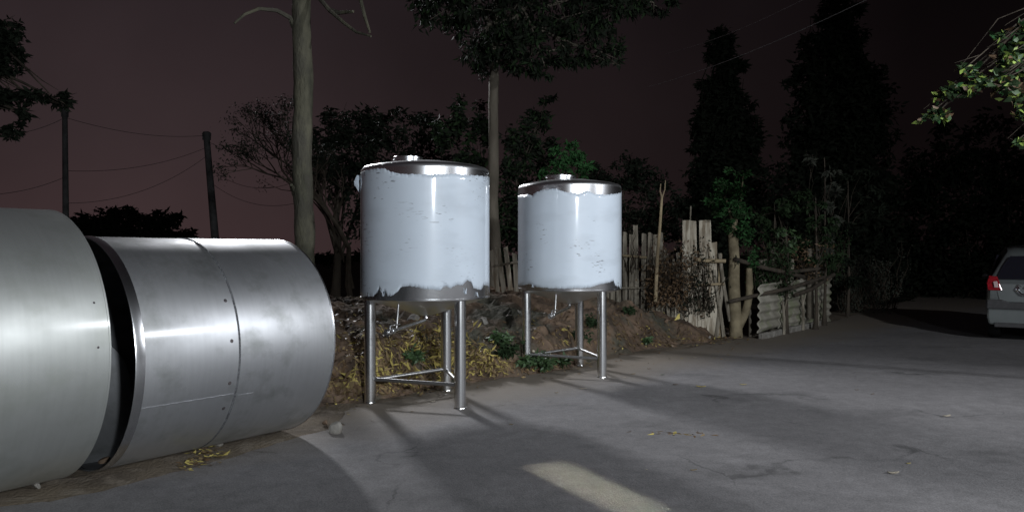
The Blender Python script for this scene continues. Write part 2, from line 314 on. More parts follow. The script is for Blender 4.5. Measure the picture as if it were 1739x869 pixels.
# dusty verge along the drums, its edge lapping under the asphalt
vl = rough_line([(-7.5, 1.9), (-3.6, 3.75), (-2.6, 4.3), (-2.0, 5.1), (-1.7, 5.8), (-1.25, 6.5), (-1.2, 7.2), (-.6, 7.9), (.3, 8.9), (2.2, 11.0), (4.6, 13.0), (7.6, 16.4), (11.3, 21.5)], .1, .08, 7)
back = [(10.4, 22.3), (6.9, 17.2), (4.2, 14.2), (2.0, 12.5), (-1, 10), (-3, 8.2), (-8, 8.2), (-9, 4)]
g = MB(); n0 = len(vl); g.add([(x, y, -.002) for x, y in vl] + [(x, y, -.002) for x, y in back], [tuple(range(n0 + len(back)))])
tag(g.build('verge', M['verge'], smooth=False), kind='structure')
# earth bank
xs = np.arange(-6.2, 5.2, .05); ys = np.arange(6.4, 17.5, .05); X, Y = np.meshgrid(xs, ys, indexing='ij'); Z = mound_h(X, Y)
jit = np.random.default_rng(1).normal(size=Z.shape) * .007; Z = Z + np.where(Z > 0, jit, 0)
nx, ny = X.shape; idx = np.arange(nx * ny).reshape(nx, ny)
quads = np.stack([idx[:-1, :-1], idx[1:, :-1], idx[1:, 1:], idx[:-1, 1:]], -1)
keep = (Z[:-1, :-1] > -.04) | (Z[1:, 1:] > -.04)
quads = quads[keep]
me = bpy.data.meshes.new('earth_bank'); me.from_pydata(np.stack([X, Y, Z], -1).reshape(-1, 3).tolist(), [], quads.reshape(-1, 4).tolist()); me.update()
bankm = mat('bank_earth', (.165, .115, .080), (.055, .041, .031), 2.4, .95, bump=1.0, bscale=26, c3=(.06, .058, .045), scale3=1.1)
me.materials.append(bankm)
bank = bpy.data.objects.new('earth_bank', me); COL.objects.link(bank); tag(bank, kind='structure')

# ---------------------------------------------------------------- the two drums lying on their sides
def drum(name, label, cx_, cy_, rad, phi, length, seam, m, group, rim=True, back_=False, t=.006):
    root = empty(name, (cx_, cy_, 0)); root.rotation_euler = (0, 0, -phi)     # local +y runs along the axis
    tag(root, label, 'steel drum', group)
    Q = Matrix.Translation((0, 0, rad)) @ Matrix.Rotation(R(-90), 4, 'X')       # z -> +y
    def lay(mb):
        mb.v = [tuple(Vector(p)) for p in mb.v]; return mb
    def part(mb, nm, mt, parent=root, smooth=True):
        o = mb.build(nm, mt, parent, smooth)
        o.matrix_local = Q if parent is root else Matrix.Identity(4); return o
    return root, part
SEG = 160
def shell_profile(r, z0, z1, n=14, wob=0, t=.006):
    pr = [(r, z0 + (z1 - z0) * i / n) for i in range(n + 1)]
    return pr + [(r - t, z) for _, z in pr[::-1]]
def dent(mb, seed, amp):
    nv = []
    for p in mb.v:
        a = math.atan2(p[1], p[0]); k = 1 + amp * mnoise.noise(Vector((math.cos(a) * 1.4, math.sin(a) * 1.4, p[2] * 1.2 + seed)))
        nv.append((p[0] * k, p[1] * k, p[2]))
    mb.v = nv; return mb
# far drum
rt, part = drum('steel_drum', 'shiny grey steel drum with a welded ring seam, on its side beside the wrapped tanks', -3.003, 5.154, .814, .655, 1.551, .7175, None, 'large steel drums lying end to end on the verge')
b = MB(); b.lathe(shell_profile(.811, .05, .712), SEG, True); part(dent(b, 3, .003), 'shell', M['drum'])
b = MB(); b.lathe(shell_profile(.814, .722, 1.545), SEG, True); part(dent(b, 8, .003), 'extension_shell', M['drum'])
b = MB(); b.lathe([(.811 + .006 * math.sin(a), .717 + .010 * math.cos(a)) for a in [i * math.pi / 3 for i in range(6)]], SEG, True); part(b, 'ring_weld', M['weld'])
b = MB(); b.lathe([(.806, -.012), (.813, -.012), (.816, -.006), (.8165, .048), (.814, .050)], SEG); b.lathe([(.814, .050), (.806, .050), (.806, -.012)], SEG); part(b, 'rim', M['steel'])
b = MB(); b.lathe([(.808, 1.543), (.818, 1.543), (.8185, 1.556), (.808, 1.556)], SEG, True); part(b, 'rim', M['steel'])
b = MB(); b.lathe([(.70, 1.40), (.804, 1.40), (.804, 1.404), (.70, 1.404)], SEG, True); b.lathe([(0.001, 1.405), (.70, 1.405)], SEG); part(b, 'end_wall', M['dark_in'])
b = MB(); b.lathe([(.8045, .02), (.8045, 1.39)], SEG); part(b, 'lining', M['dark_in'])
# longitudinal seams.  lathe angle: 0 = +x local (near side), pi/2 = local +z before turn -> downwards after turn
def seam(r, ang, z0, z1, wd, nm, mt, part):
    b = MB(); n = 30; pts = []
    for i in range(n + 1):
        z = z0 + (z1 - z0) * i / n; a = ang + .002 * math.sin(i * 1.7)
        pts.append((r * math.cos(a), r * math.sin(a), z))
    b.tube(pts, wd, 6); return part(b, nm, mt)
seam(.811, .38, .04, .70, .0035, 'long_weld', M['weld_light'], part)
seam(.814, .40, .74, .86, .0035, 'long_weld', M['weld_light'], part)
for a in (-.46, -.10, .27, .52):
    b = MB(); r = .8125; zz = .655
    pts = [(r * math.cos(a + .017 * math.sin(q)), r * math.sin(a + .017 * math.sin(q)), zz + .013 * math.cos(q)) for q in [k * math.pi / 6 for k in range(12)]]
    b.add(pts + [((r + .004) * math.cos(a), (r + .004) * math.sin(a), zz)], [(k, (k + 1) % 12, 12) for k in range(12)]); part(b, 'weld_spot', M['burn'])
# near drum
rt, part = drum('steel_drum', 'larger pale matt steel drum lying on its side, cut by the left picture edge', -3.157, 5.006, .901, .626, 3.0, .7, None, 'large steel drums lying end to end on the verge')
b = MB(); b.lathe(shell_profile(.901, -2.6, -.012, 30), SEG, True); part(dent(b, 5, .0025), 'shell', M['drum_pale'])
b = MB(); b.lathe([(.890, -.014), (.899, -.014), (.903, -.010), (.903, .0), (.899, .004), (.890, .004)], SEG, True); part(b, 'rim', M['drum_pale'])
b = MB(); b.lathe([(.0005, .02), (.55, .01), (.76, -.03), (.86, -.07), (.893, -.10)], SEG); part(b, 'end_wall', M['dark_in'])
for a in (-.35, -.05):
    b = MB(); r = .9025; zz = -.075
    pts = [(r * math.cos(a + .008 * math.sin(q)), r * math.sin(a + .008 * math.sin(q)), zz + .007 * math.cos(q)) for q in [k * math.pi / 4 for k in range(8)]]
    b.add(pts + [((r + .003) * math.cos(a), (r + .003) * math.sin(a), zz)], [(k, (k + 1) % 8, 8) for k in range(8)]); part(b, 'weld_spot', M['burn'])

# ---------------------------------------------------------------- the two wrapped tanks
def tank(label, cx_, cy_, top_pts, bot_pts, angs, seed, lid_off, flag, lid_r=.15):
    root = empty('steel_tank', (cx_, cy_, 0)); tag(root, label, 'steel tank', 'wrapped steel tanks standing on three legs')
    r = .655; z0 = 1.065; z1 = 2.335
    camang = math.atan2(-cy_, -cx_)
    b = MB(); b.lathe([(r - .012, z0), (r, z0), (r + .001, z0 + .004), (r, z1)], 128); b.build('shell', M['steel'], root)
    kn = [(r, z1), (r - .003, z1 + .016), (r - .012, z1 + .03), (r - .03, z1 + .042), (r - .07, z1 + .054), (r - .2, z1 + .077), (.25, z1 + .108), (.001, z1 + .135)]
    b = MB(); b.lathe(kn, 128); b.build('top_cone', M['steel_top'], root)
    b = MB(); b.lathe([(r - .012, z0), (r - .03, z0 - .012), (.06, .875), (.001, .872)], 96); b.build('bottom_cone', M['steel_top'], root)
    b = MB(); b.lathe([(r + .0005, z0 - .003), (r + .005, z0 - .003), (r + .006, z0 + .011), (r + .0005, z0 + .012)], 128, True); b.build('bottom_rim', M['steel'], root)
    # manhole lid
    lx, ly = lid_off; lz = z1 + .135 - math.hypot(lx, ly) * .12 - .02; lr = lid_r
    lid = MB(); lid.lathe([(lr * .93, 0), (lr * .93, .034), (lr, .036), (lr, .058), (lr * .97, .062), (lr * .5, .066), (.001, .067)], 64); lo = lid.build('manhole_lid', M['steel'], root); lo.location = (lx, ly, lz)
    b = MB(); b.tube([(-.04, 0, .064), (-.04, 0, .078), (.04, 0, .078), (.04, 0, .064)], .005, 8); b.build('handle', M['steel_leg'], lo)
    # film with a torn outline
    def curve(pts, zdef):
        arr = []
        for px, py in pts:
            s = max(-.9999, min(.9999, (px - (CX + F * cx_ / cy_)) / (F * r / math.hypot(cx_, cy_) * 1.004)))
            th = math.asin(s); Ys = cy_ - r * math.cos(th); arr.append((th, H - (py - CY) / F * Ys))
        return arr
    ta = curve(top_pts, 0); ba = curve(bot_pts, 0); n = 720
    def ev(arr, th, zd, sd):
        if -1.57 <= th <= 1.57:
            z = np.interp(th, [a for a, _ in arr], [q for _, q in arr])
        else:
            z = zd
        q_ = lambda k: mnoise.noise(Vector((math.cos(th) * k, math.sin(th) * k, sd + k)))
        return z + .006 * q_(11) + .008 * q_(37) + .006 * (abs(q_(80)) * 2 - .5)
    rows = 26; vs = []; fs = []
    for k in range(n):
        th = -math.pi + 2 * math.pi * k / n; a = camang + th
        zt = min(ev(ta, th, z1 - .03, seed), z1 - .004); zb = max(ev(ba, th, z0 + .04, seed + 9), z0 + .014)
        for i in range(rows + 1):
            f_ = i / rows; z = zb + (zt - zb) * f_
            e_ = .0042 + .0004 * mnoise.noise(Vector((a * 6, z * 5, seed)))
            if i in (0, rows): e_ += .002 * max(0, mnoise.noise(Vector((a * 14, seed, 2.))) )
            vs.append(((r + e_) * math.cos(a), (r + e_) * math.sin(a), z))
    m_ = rows + 1
    fs = [(k * m_ + i, ((k + 1) % n) * m_ + i, ((k + 1) % n) * m_ + i + 1, k * m_ + i + 1) for k in range(n) for i in range(rows)]
    b = MB(); b.add(vs, fs); fm = film_mat('protective_film', seed); fo = b.build('protective_film', fm, root)
    so = fo.modifiers.new('thickness', 'SOLIDIFY'); so.thickness = .0012; so.offset = -1
    # torn shreds standing off the lower edge
    rr = random.Random(seed)
    for th, z, w_, h_ in flag:
        a = camang + th; b = MB(); nn = 6
        er = Vector((math.cos(a), math.sin(a), 0)); et = Vector((-math.sin(a), math.cos(a), 0)); vv = []
        for i in range(nn + 1):
            f_ = i / nn; wd = w_ * (1 - f_) ** .7 * (.7 + .5 * rr.random()); c = er * (r + .007 + .028 * f_ ** 1.5 * abs(h_) / .08) + Vector((0, 0, z + h_ * f_)) + et * .02 * f_ * rr.uniform(-1, 1)
            vv += [c - et * wd, c + et * wd]
        b.add(vv, [(2 * i, 2 * i + 1, 2 * i + 3, 2 * i + 2) for i in range(nn)])
        b.build('torn_shred', fm, fo).modifiers.new('thickness', 'SOLIDIFY').thickness = .001
    # legs, feet, stretchers
    R0 = .562; ft = []
    for a in angs:
        c = Vector((R0 * math.cos(a), R0 * math.sin(a), 0)); ft.append(c)
        b = MB(); b.lathe([(.0001, .012), (.0, .012)], 3) if 0 else None
        b.tube([(0, 0, .012), (0, 0, z0 + .03 - .035)], .058, 28)
        lg = b.build('leg', M['steel_leg'], root); lg.location = c
        b = MB(); b.lathe([(.0005, 0.001), (.064, .001), (.065, .006), (.059, .018), (.0005, .018)], 32); b.build('foot', M['steel_leg'], lg)
    for i in range(3):
        a_, b_ = ft[i], ft[(i + 1) % 3]; d = (b_ - a_).normalized(); zz = .24
        m2 = MB(); m2.tube([a_ + d * .05 + Vector((0, 0, zz)), b_ - d * .05 + Vector((0, 0, zz - .01))], .019, 14)
        m2.build('stretcher', M['dull_steel'], root)
    # drain pipe with elbow and valve, and the drip tube hanging from the rim
    o = Vector((-.30, -.74, .80)); st = Vector((.0, 0, .86)); dr = (o - st)
    b = MB(); b.tube([(0, 0, .90), (0, 0, .845), st + Vector((.0, 0, -.03)) + dr * .02, st + Vector((0, 0, -.035)) + dr * .06, st + Vector((0, 0, -.035)) + dr * .8, st + Vector((0, 0, -.035)) + dr * .98], .020, 14); dp = b.build('drain_pipe', M['steel_leg'], root)
    e1 = st + Vector((0, 0, -.035)) + dr * .80; u = dr.normalized()
    b = MB(); b.tube([e1, e1 + u * .03, e1 + u * .031, e1 + u * .085, e1 + u * .086, e1 + u * .11], [.034, .034, .027, .027, .034, .034], 16)
    b.tube([e1 + u * .055 + Vector((0, 0, .02)), e1 + u * .055 + Vector((0, 0, .055))], .009, 8); vb = b.build('valve', M['steel'], dp)
    b = MB(); b.tube([e1 + u * .055 + Vector((0, 0, .055)), e1 + u * -.07 + Vector((.03, 0, .05))], [.010, .007], 8); b.build('valve_lever', M['steel_leg'], vb)
    tp = e1 - u * .06; b = MB(); b.tube([(tp.x, tp.y, tp.z), (tp.x * .93, tp.y * .93, 1.02 - .0)], .011, 10); b.build('drip_tube', M['dull_steel'], root)
    return root
T1 = tank('nearer of two upright tanks in scuffed white film, standing before the yellow leaf heap', -.89, 7.62,
     [(606, 298), (625, 291), (637, 289), (650, 287), (660, 288), (668, 292), (685, 296), (720, 296), (760, 295), (800, 297), (828, 300)],
     [(606, 500), (640, 503), (646, 497), (650, 489), (655, 497), (660, 494), (664, 502), (672, 501), (678, 496), (685, 487), (700, 485), (725, 491), (745, 492), (752, 486), (762, 489), (772, 483), (780, 485), (788, 476), (795, 478), (799, 489), (812, 493), (817, 484), (828, 487)],
     [R(-47), R(73), R(193)], 1.0, (-.17, -.08), [(-.66, 1.10, .012, .07), (.62, 1.12, .014, .06), (.86, 1.13, .012, -.05)])
T2 = tank('farther steel tank wrapped in cleaner bluish white film, three legs standing by the green weeds', .735, 9.45,
     [(878, 332), (900, 330), (908, 331), (914, 326), (925, 322), (945, 320), (952, 323), (960, 326), (972, 327), (980, 329), (988, 327), (995, 324), (1008, 330), (1030, 331), (1055, 327)],
     [(878, 487), (893, 484), (900, 482), (906, 483), (915, 487), (950, 490), (975, 489), (1000, 488), (1010, 484), (1020, 481), (1032, 479), (1038, 476), (1042, 485), (1055, 487)],
     [R(-50), R(72), R(191)], 6.0, (-.12, -.06), [(-.75, 1.10, .02, .05), (1.2, 1.13, .02, -.06)], .195)
# loose knot of film hanging at the left edge of the near tank
a = math.atan2(-7.62, .89) - 1.5
c = Vector((-.89, 7.62, 0)) + Vector((math.cos(a), math.sin(a), 0)) * .675
b = MB()
for k in range(3):
    pts = [c + Vector((.012 * math.sin(k * 2 + i * 1.1), .01 * math.cos(i + k), 2.30 - i * (.022 + .012 * k))) + Vector((-.014 * min(i, 2) + .004 * i * k, 0, 0)) for i in range(6)]
    b.tube([p - Vector((0, 0, 0)) for p in pts], [.010, .022, .019, .010, .008, .003], 6)
b.v = [tuple(Vector(p) - Vector((-.89, 7.62, 0))) for p in b.v]
b.build('film_tassel', film_mat('film_scrap', 3.3), T1)

# ---------------------------------------------------------------- leaves
def leaf_arrays(rng, centers, n_dir, size, aspect, droop=.3, fold=.15):
    n = len(centers); az = rng.uniform(0, 2 * np.pi, n); el = rng.normal(-droop, .5, n)
    d = np.stack([np.cos(az) * np.cos(el), np.sin(az) * np.cos(el), np.sin(el)], -1)
    q = rng.normal(size=(n, 3)); s = np.cross(d, q); s /= np.linalg.norm(s, axis=1, keepdims=True) + 1e-9
    nrm = np.cross(d, s); L_ = (size * rng.uniform(.6, 1.25, n))[:, None]; W = L_ * aspect
    p0 = centers; p1 = centers + d * L_ * .45 + s * W * .5 + nrm * L_ * fold * .3; p2 = centers + d * L_ - nrm * L_ * fold; p3 = centers + d * L_ * .45 - s * W * .5 + nrm * L_ * fold * .3
    pm = centers + d * L_ * .45
    v = np.stack([p0, p1, p2, p3, pm], 1).reshape(-1, 3)
    b = (np.arange(n) * 5)[:, None]
    f = np.concatenate([b + [0, 4, 1], b + [1, 4, 2], b + [2, 4, 3], b + [3, 4, 0]], 1).reshape(-1, 3)
    return v, f
def mesh_np(name, v, f, mats, mi=None, parent=None, smooth=False):
    me = bpy.data.meshes.new(name); nv, nf, k = len(v), len(f), f.shape[1]
    me.vertices.add(nv); me.vertices.foreach_set('co', np.asarray(v, np.float32).ravel())
    me.loops.add(nf * k); me.loops.foreach_set('vertex_index', f.astype(np.int32).ravel())
    me.polygons.add(nf); me.polygons.foreach_set('loop_start', np.arange(0, nf * k, k, dtype=np.int32))
    for m in (mats if isinstance(mats, (list, tuple)) else [mats]): me.materials.append(m)
    if mi is not None: me.polygons.foreach_set('material_index', np.asarray(mi, np.int32))
    me.update(calc_edges=True); me.validate()
    o = bpy.data.objects.new(name, me); COL.objects.link(o)
    if parent: o.parent = parent
    return o
def cloud(rng, clumps, n):
    """points in ellipsoidal clumps, denser in small sub-clusters so that gaps stay open"""
    w_ = np.array([c[1][0] * c[1][1] * c[1][2] for c in clumps]) ** .75; w_ /= w_.sum(); outp = []
    for (c, r), k in zip(clumps, (w_ * n).astype(int)):
        ns = max(3, k // 34); u = rng.normal(size=(ns, 3)); u /= np.linalg.norm(u, axis=1, keepdims=True); u *= rng.uniform(.25, 1.0, ns)[:, None] ** .6
        sub = u[rng.integers(0, ns, k)] + rng.normal(size=(k, 3)) * .13
        outp.append(np.array(c) + sub * np.array(r))
    return np.concatenate(outp)
def tree(name, label, cat, base, trunk, trad, clumps, nleaf, lsize, lmat, barkm, aspect=.4, seed=0, group=None, droop=.3, limbs=True, mats2=None, frac2=.2, kids=('trunk', 'crown'), sub=3, start=.5):
    base = Vector(base); root = empty(name, base); tag(root, label, cat, group); rng = np.random.default_rng(seed); rr = random.Random(seed)
    b = MB(); tr = [Vector(p) - base for p in trunk]
    # smooth trunk
    pts = []; rad = []; n = len(tr)
    for i in range(n - 1):
        for k in range(6):
            f_ = (i + k / 6) / (n - 1); p = tr[i].lerp(tr[i + 1], k / 6); j = trad[0] * .25
            pts.append(p + Vector((mnoise.noise(Vector((seed, f_ * 5, 0))), mnoise.noise(Vector((seed, 9, f_ * 5))), 0)) * j); rad.append((trad[0] + (trad[1] - trad[0]) * f_) * (1 + .08 * mnoise.noise(Vector((f_ * 14, seed, 3)))) * (1.25 if f_ < .02 else 1))
    pts.append(tr[-1]); rad.append(trad[1]); b.trunk(pts, rad, 16, seed)
    cl = [(Vector(c) - base, r) for c, r in clumps]
    if limbs:
        for c, r in cl:
            i = int(rr.uniform(start, .97) * (len(pts) - 1)); s0 = pts[i]; r0 = rad[i] * .5
            mid = s0.lerp(c, .5) + Vector((rr.uniform(-1, 1), rr.uniform(-1, 1), rr.uniform(0, 1))) * (c - s0).length * .13
            q = [s0, s0.lerp(mid, .5), mid, mid.lerp(c, .5) + Vector((0, 0, .03)), c]; b.tube(q, [r0, r0 * .8, r0 * .6, r0 * .42, r0 * .2], 7)
            for k in range(sub):
                e_ = c + Vector((rr.uniform(-1, 1) * r[0], rr.uniform(-1, 1) * r[1], rr.uniform(-.8, 1) * r[2])) * .9
                st = q[rr.choice((2, 3, 4))]; md = st.lerp(e_, .5) + Vector((rr.uniform(-1, 1), 0, rr.uniform(-1, 1))) * .12 * (e_ - st).length; b.tube([st, md, e_], [r0 * .3, r0 * .2, r0 * .07], 5)
    b.build(kids[0], barkm, root)
    if nleaf:
        cen = cloud(rng, [(tuple(c), r) for c, r in cl], nleaf); v, f = leaf_arrays(rng, cen, None, lsize, aspect, droop)
        ms = [lmat] + (mats2 or []); mi = None
        if mats2: pick = np.where(rng.random(len(cen)) < frac2, rng.integers(1, len(ms), len(cen)), 0); mi = np.repeat(pick, 4)
        mesh_np(kids[1], v, f, ms, mi, root)
    return root
def cl(px, py, Y, rx, rz, ry=None): return (tuple(P(px, py, Y)), (rx / F * Y, (ry or rx) / F * Y, rz / F * Y))

# tall bare-trunked tree behind the drums
root = empty('tree', (-3.0, 10.5, 0)); tag(root, 'tall mossy bare trunk rising out of frame just behind the far steel drum', 'tree')
b = MB(); p0 = Vector(root.location); pth = [(517, 640), (516, 500), (517, 430), (514, 330), (516, 210), (514, 110), (512, 20), (508, -120), (505, -330)]
b.trunk([P(x, y, 10.5) - p0 for x, y in pth], [.17, .145, .138, .137, .136, .132, .125, .12, .11], 26, 3); b.build('trunk', M['bark_green'], root)
for pts in ([(498, 45), (492, 30), (470, 18), (440, 15), (415, 25), (398, 40)], [(520, -40), (545, 0), (560, 18), (585, 40), (605, 55), (630, 62)], [(545, -30), (610, -10), (620, 30), (628, 55)], [(560, 18), (575, 22), (600, 20)], [(500, 330), (497, 318), (495, 314)]):
    b = MB(); n = len(pts); b.tube([P(x, y, 10.5 - .15 * i) - p0 for i, (x, y) in enumerate(pts)], [.032 * (1 - i / n) ** .8 + .006 for i in range(n)], 7); b.build('branch', M['bark_green'], root)

# big leafy tree between the tanks
tree('tree', 'big leafy tree with a pale slim trunk rising between the two wrapped tanks', 'tree', (-.37, 14.5, 0),
     [(-.37, 14.5, 0), P(838, 400, 14.5), P(838, 300, 14.5), P(837, 180, 14.5), P(840, 60, 14.5), P(850, -60, 14.4), P(870, -180, 14.3)], (.125, .07),
     [cl(760, 15, 14, 55, 45), cl(720, -10, 14, 40, 35), cl(820, 55, 14.3, 60, 55), cl(870, 20, 14, 70, 55), cl(900, 80, 13.6, 50, 38), cl(850, 105, 14.4, 45, 35), cl(960, 30, 13.8, 62, 48), cl(965, 88, 13.4, 44, 26), cl(1020, 70, 13.4, 40, 38), cl(1045, 20, 13.6, 50, 45),
      cl(800, -60, 14, 90, 60), cl(920, -60, 14, 100, 60), cl(1060, -50, 14, 80, 50), cl(1110, 5, 13.8, 45, 22), cl(925, 112, 13.5, 30, 18), cl(1038, 108, 13.2, 16, 18)],
     13000, .16, M['leaf_dark'], M['bark_pale'], aspect=.32, seed=11, droop=.7, mats2=[M['leaf_mid']], frac2=.25, start=.62)
# bare branching tree left of the near tank
root = empty('bare_tree', P(602, 470, 17)); root.location.z = 0; tag(root, 'small leafless tree with fine spreading twigs left of the near wrapped tank', 'tree')
b = MB(); rr = random.Random(4); tips = []
def br(p, d, ln, r, lv):
    q = p + d * ln * .5 + Vector((rr.uniform(-1, 1), rr.uniform(-1, 1), rr.uniform(-1, 1))) * ln * .07; e_ = p + d * ln
    b.tube([p, q, e_], [r, r * .85, r * .68], 6 if lv < 3 else 4)
    if lv >= 6: tips.append(e_); return
    for k in range(rr.choice((2, 2, 3))):
        nd = (d + Vector((rr.uniform(-.85, .85), rr.uniform(-1, 1), rr.uniform(-.4, .9))) * .75).normalized(); br(e_, nd, ln * rr.uniform(.64, .82), r * .66, lv + 1)
br(Vector((0, 0, 0)), Vector((-.08, 0, 1)).normalized(), 1.65, .09, 0); br(Vector((-.05, 0, .7)), Vector((-.32, .1, .9)).normalized(), 1.05, .06, 1)
b.build('trunk', M['twig'], root)
rng = np.random.default_rng(8); tp = np.array([tuple(t) for t in tips]); c = tp[rng.integers(0, len(tp), 5200)] + rng.normal(size=(5200, 3)) * .085
v, f = leaf_arrays(rng, c, None, .07, .35, .4); mesh_np('foliage', v, f, M['leaf_dark'], None, root)

# dark bushes and trees behind the bank
BG = 'dark trees and bushes beyond the bank'
def bush(px, Y, label, clumps, n, m='leaf_dark', seed=0, ls=.16, name='bush', cat='bush', mats2=None, frac2=.2, trad=(.09, .03), aspect=.4, top=None, group=BG):
    base = P(px, 432, Y); base.z = 0; ty = top or min(c[0][2] for c in clumps) + .3
    ty = max(ty, .5)
    return tree(name, label, cat, base, [base, base + Vector((.05, 0, ty * .5)), base + Vector((0, 0, ty))], trad, clumps, n, ls, M[m], M['bark'], seed=seed, group=group, mats2=[M[x] for x in mats2] if mats2 else None, frac2=frac2, aspect=aspect, start=.3, sub=2)
bush(570, 19, 'dark rounded tree crown behind the leafless tree', [cl(575, 215, 19, 42, 42), cl(545, 250, 19, 30, 40), cl(610, 225, 19, 40, 40), cl(590, 290, 19, 52, 40), cl(560, 320, 19, 26, 30), cl(640, 210, 19, 32, 26)], 4200, seed=21, name='tree', cat='tree', trad=(.14, .05))
bush(690, 18, 'dark dense bush showing just above the near wrapped tank', [cl(690, 215, 18, 50, 35), cl(650, 260, 18, 45, 45), cl(730, 250, 18, 50, 55), cl(690, 330, 18, 90, 70), cl(620, 350, 18, 40, 70)], 5200, seed=22)
bush(790, 16, 'leafy bush with drooping leaves left of the pale slim trunk', [cl(790, 195, 15.6, 34, 34), cl(762, 225, 15.6, 34, 30), cl(815, 235, 15.5, 28, 42), cl(790, 290, 15.5, 50, 40), cl(800, 360, 15.5, 60, 50), cl(845, 400, 16, 40, 60)], 4200, m='leaf_mid', seed=23, ls=.17, mats2=['leaf_dark'], frac2=.5)
bush(890, 16, 'loose leafy bush right of the pale slim trunk and behind the far tank', [cl(885, 235, 16, 30, 34), cl(910, 210, 16, 22, 26), cl(925, 255, 16, 30, 32), cl(880, 300, 16, 36, 50), cl(900, 380, 16, 46, 70), cl(930, 165, 16, 14, 10)], 3600, seed=24, mats2=['leaf_mid'], frac2=.4)
bush(970, 14.6, 'green leafy bush directly above the far wrapped tank', [cl(965, 262, 14.5, 26, 22), cl(990, 285, 14.5, 22, 20), cl(945, 290, 14.5, 26, 20), cl(970, 340, 14.5, 50, 40)], 2400, m='leaf_green', seed=25, ls=.12)
bush(1070, 19, 'low dark bush behind the grey picket fence', [cl(1060, 290, 19, 42, 30), cl(1095, 310, 19, 38, 34), cl(1030, 320, 19, 38, 40), cl(1070, 380, 19, 70, 50), cl(1130, 370, 19, 40, 50), cl(1010, 290, 19, 20, 14)], 4800, seed=26)
def cypress(px, Y, top, bot, wid, label, seed, n):
    rr = random.Random(seed); cs = []; k = 15
    for i in range(k):
        f_ = i / (k - 1); py = top + (bot - top) * f_; hw = wid * min(1, .30 + 1.5 * f_) * (1 - .10 * f_)
        cs.append(cl(px + rr.uniform(-.3, .3) * hw, py, Y, hw * .75, (bot - top) / k * 1.3)); 
        for s in (-1, 1): cs.append(cl(px + s * hw * rr.uniform(.45, .75), py + rr.uniform(-8, 14), Y + rr.uniform(-.5, .5), hw * .42, (bot - top) / k * rr.uniform(.7, 1.3)))
    base = P(px, 432, Y); base.z = 0
    tree('cypress_tree', label, 'tree', base, [base, P(px, (top + 432) / 2, Y), P(px, top + 8, Y)], (.22, .03), cs, n, .27, M['leaf_dark'], M['leaf_dark'], seed=seed, group=BG, aspect=.35, start=.2, sub=1)
cypress(1228, 26, 68, 400, 62, 'shorter pointed dark tree, left of the two tall ones beyond the fence', 31, 20000)
cypress(1420, 25, 0, 400, 98, 'tallest broad dark tree, right of the two tall ones beyond the fence', 32, 30000)
bush(1330, 24, 'dark undergrowth filling the gap between the two tall dark trees', [cl(1300, 330, 24, 60, 60), cl(1330, 390, 24, 80, 60), cl(1200, 400, 24, 70, 50)], 4500, seed=33, ls=.22)
for i, (px, Y, t, wd, lab) in enumerate([(1560, 27, 250, 70, 'dark leafy mass where the road disappears, straight above the car shadow'), (1650, 26, 190, 75, 'dark leafy mass left of the silver car roof'), (1740, 25, 235, 75, 'dark leafy mass directly behind the silver car roof'), (1480, 24, 330, 55, 'dark bush just past the corrugated sheet fence'), (1830, 25, 200, 90, 'dark tree beyond the car, leaves reaching in at the right picture edge')]):
    bush(px, Y, lab, [cl(px - wd * .35, t + 60, Y, wd * .6, 60), cl(px + wd * .4, t + 50, Y, wd * .6, 55), cl(px, t + 130, Y, wd, 80), cl(px + 10, t + 220, Y, wd * 1.05, 90), cl(px, min(t + 290, 470), Y, wd * 1.05, 60)], 6500, seed=40 + i, ls=.25)
bush(225, 48, 'rounded black bush on the skyline above the far steel drum', [cl(180, 378, 48, 45, 24), cl(215, 362, 48, 22, 14), cl(245, 378, 48, 50, 24), cl(280, 375, 48, 30, 16), cl(312, 398, 48, 24, 12), cl(150, 395, 48, 30, 22), cl(220, 410, 48, 100, 24)], 7000, seed=50, ls=.42)
bush(560, 60, 'low black hedge on the skyline right of the mossy trunk', [cl(560, 438, 60, 50, 10), cl(480, 438, 60, 50, 9), cl(640, 436, 60, 50, 10)], 2500, seed=51, ls=.5, top=.5)

# tree out of frame on the left, its crown hanging in at the top left
tree('tree', 'dark tree reaching in from the left picture edge with a drooping branch', 'tree', (-10.2, 12, 0), [(-10.2, 12, 0), (-10.0, 12, 3), (-9.6, 12, 6.2)], (.2, .08),
     [cl(-25, 60, 12, 45, 40), cl(15, 90, 12, 30, 26), cl(20, 45, 12, 16, 22), cl(-10, 110, 12, 34, 16), cl(5, 168, 12, 26, 16), cl(50, 165, 12, 28, 11), cl(90, 165, 12, 22, 11), cl(45, 195, 12, 16, 18), cl(18, 225, 12, 20, 12), cl(112, 178, 12, 10, 6)],
     4200, .13, M['leaf_dark'], M['bark'], seed=61, aspect=.4)
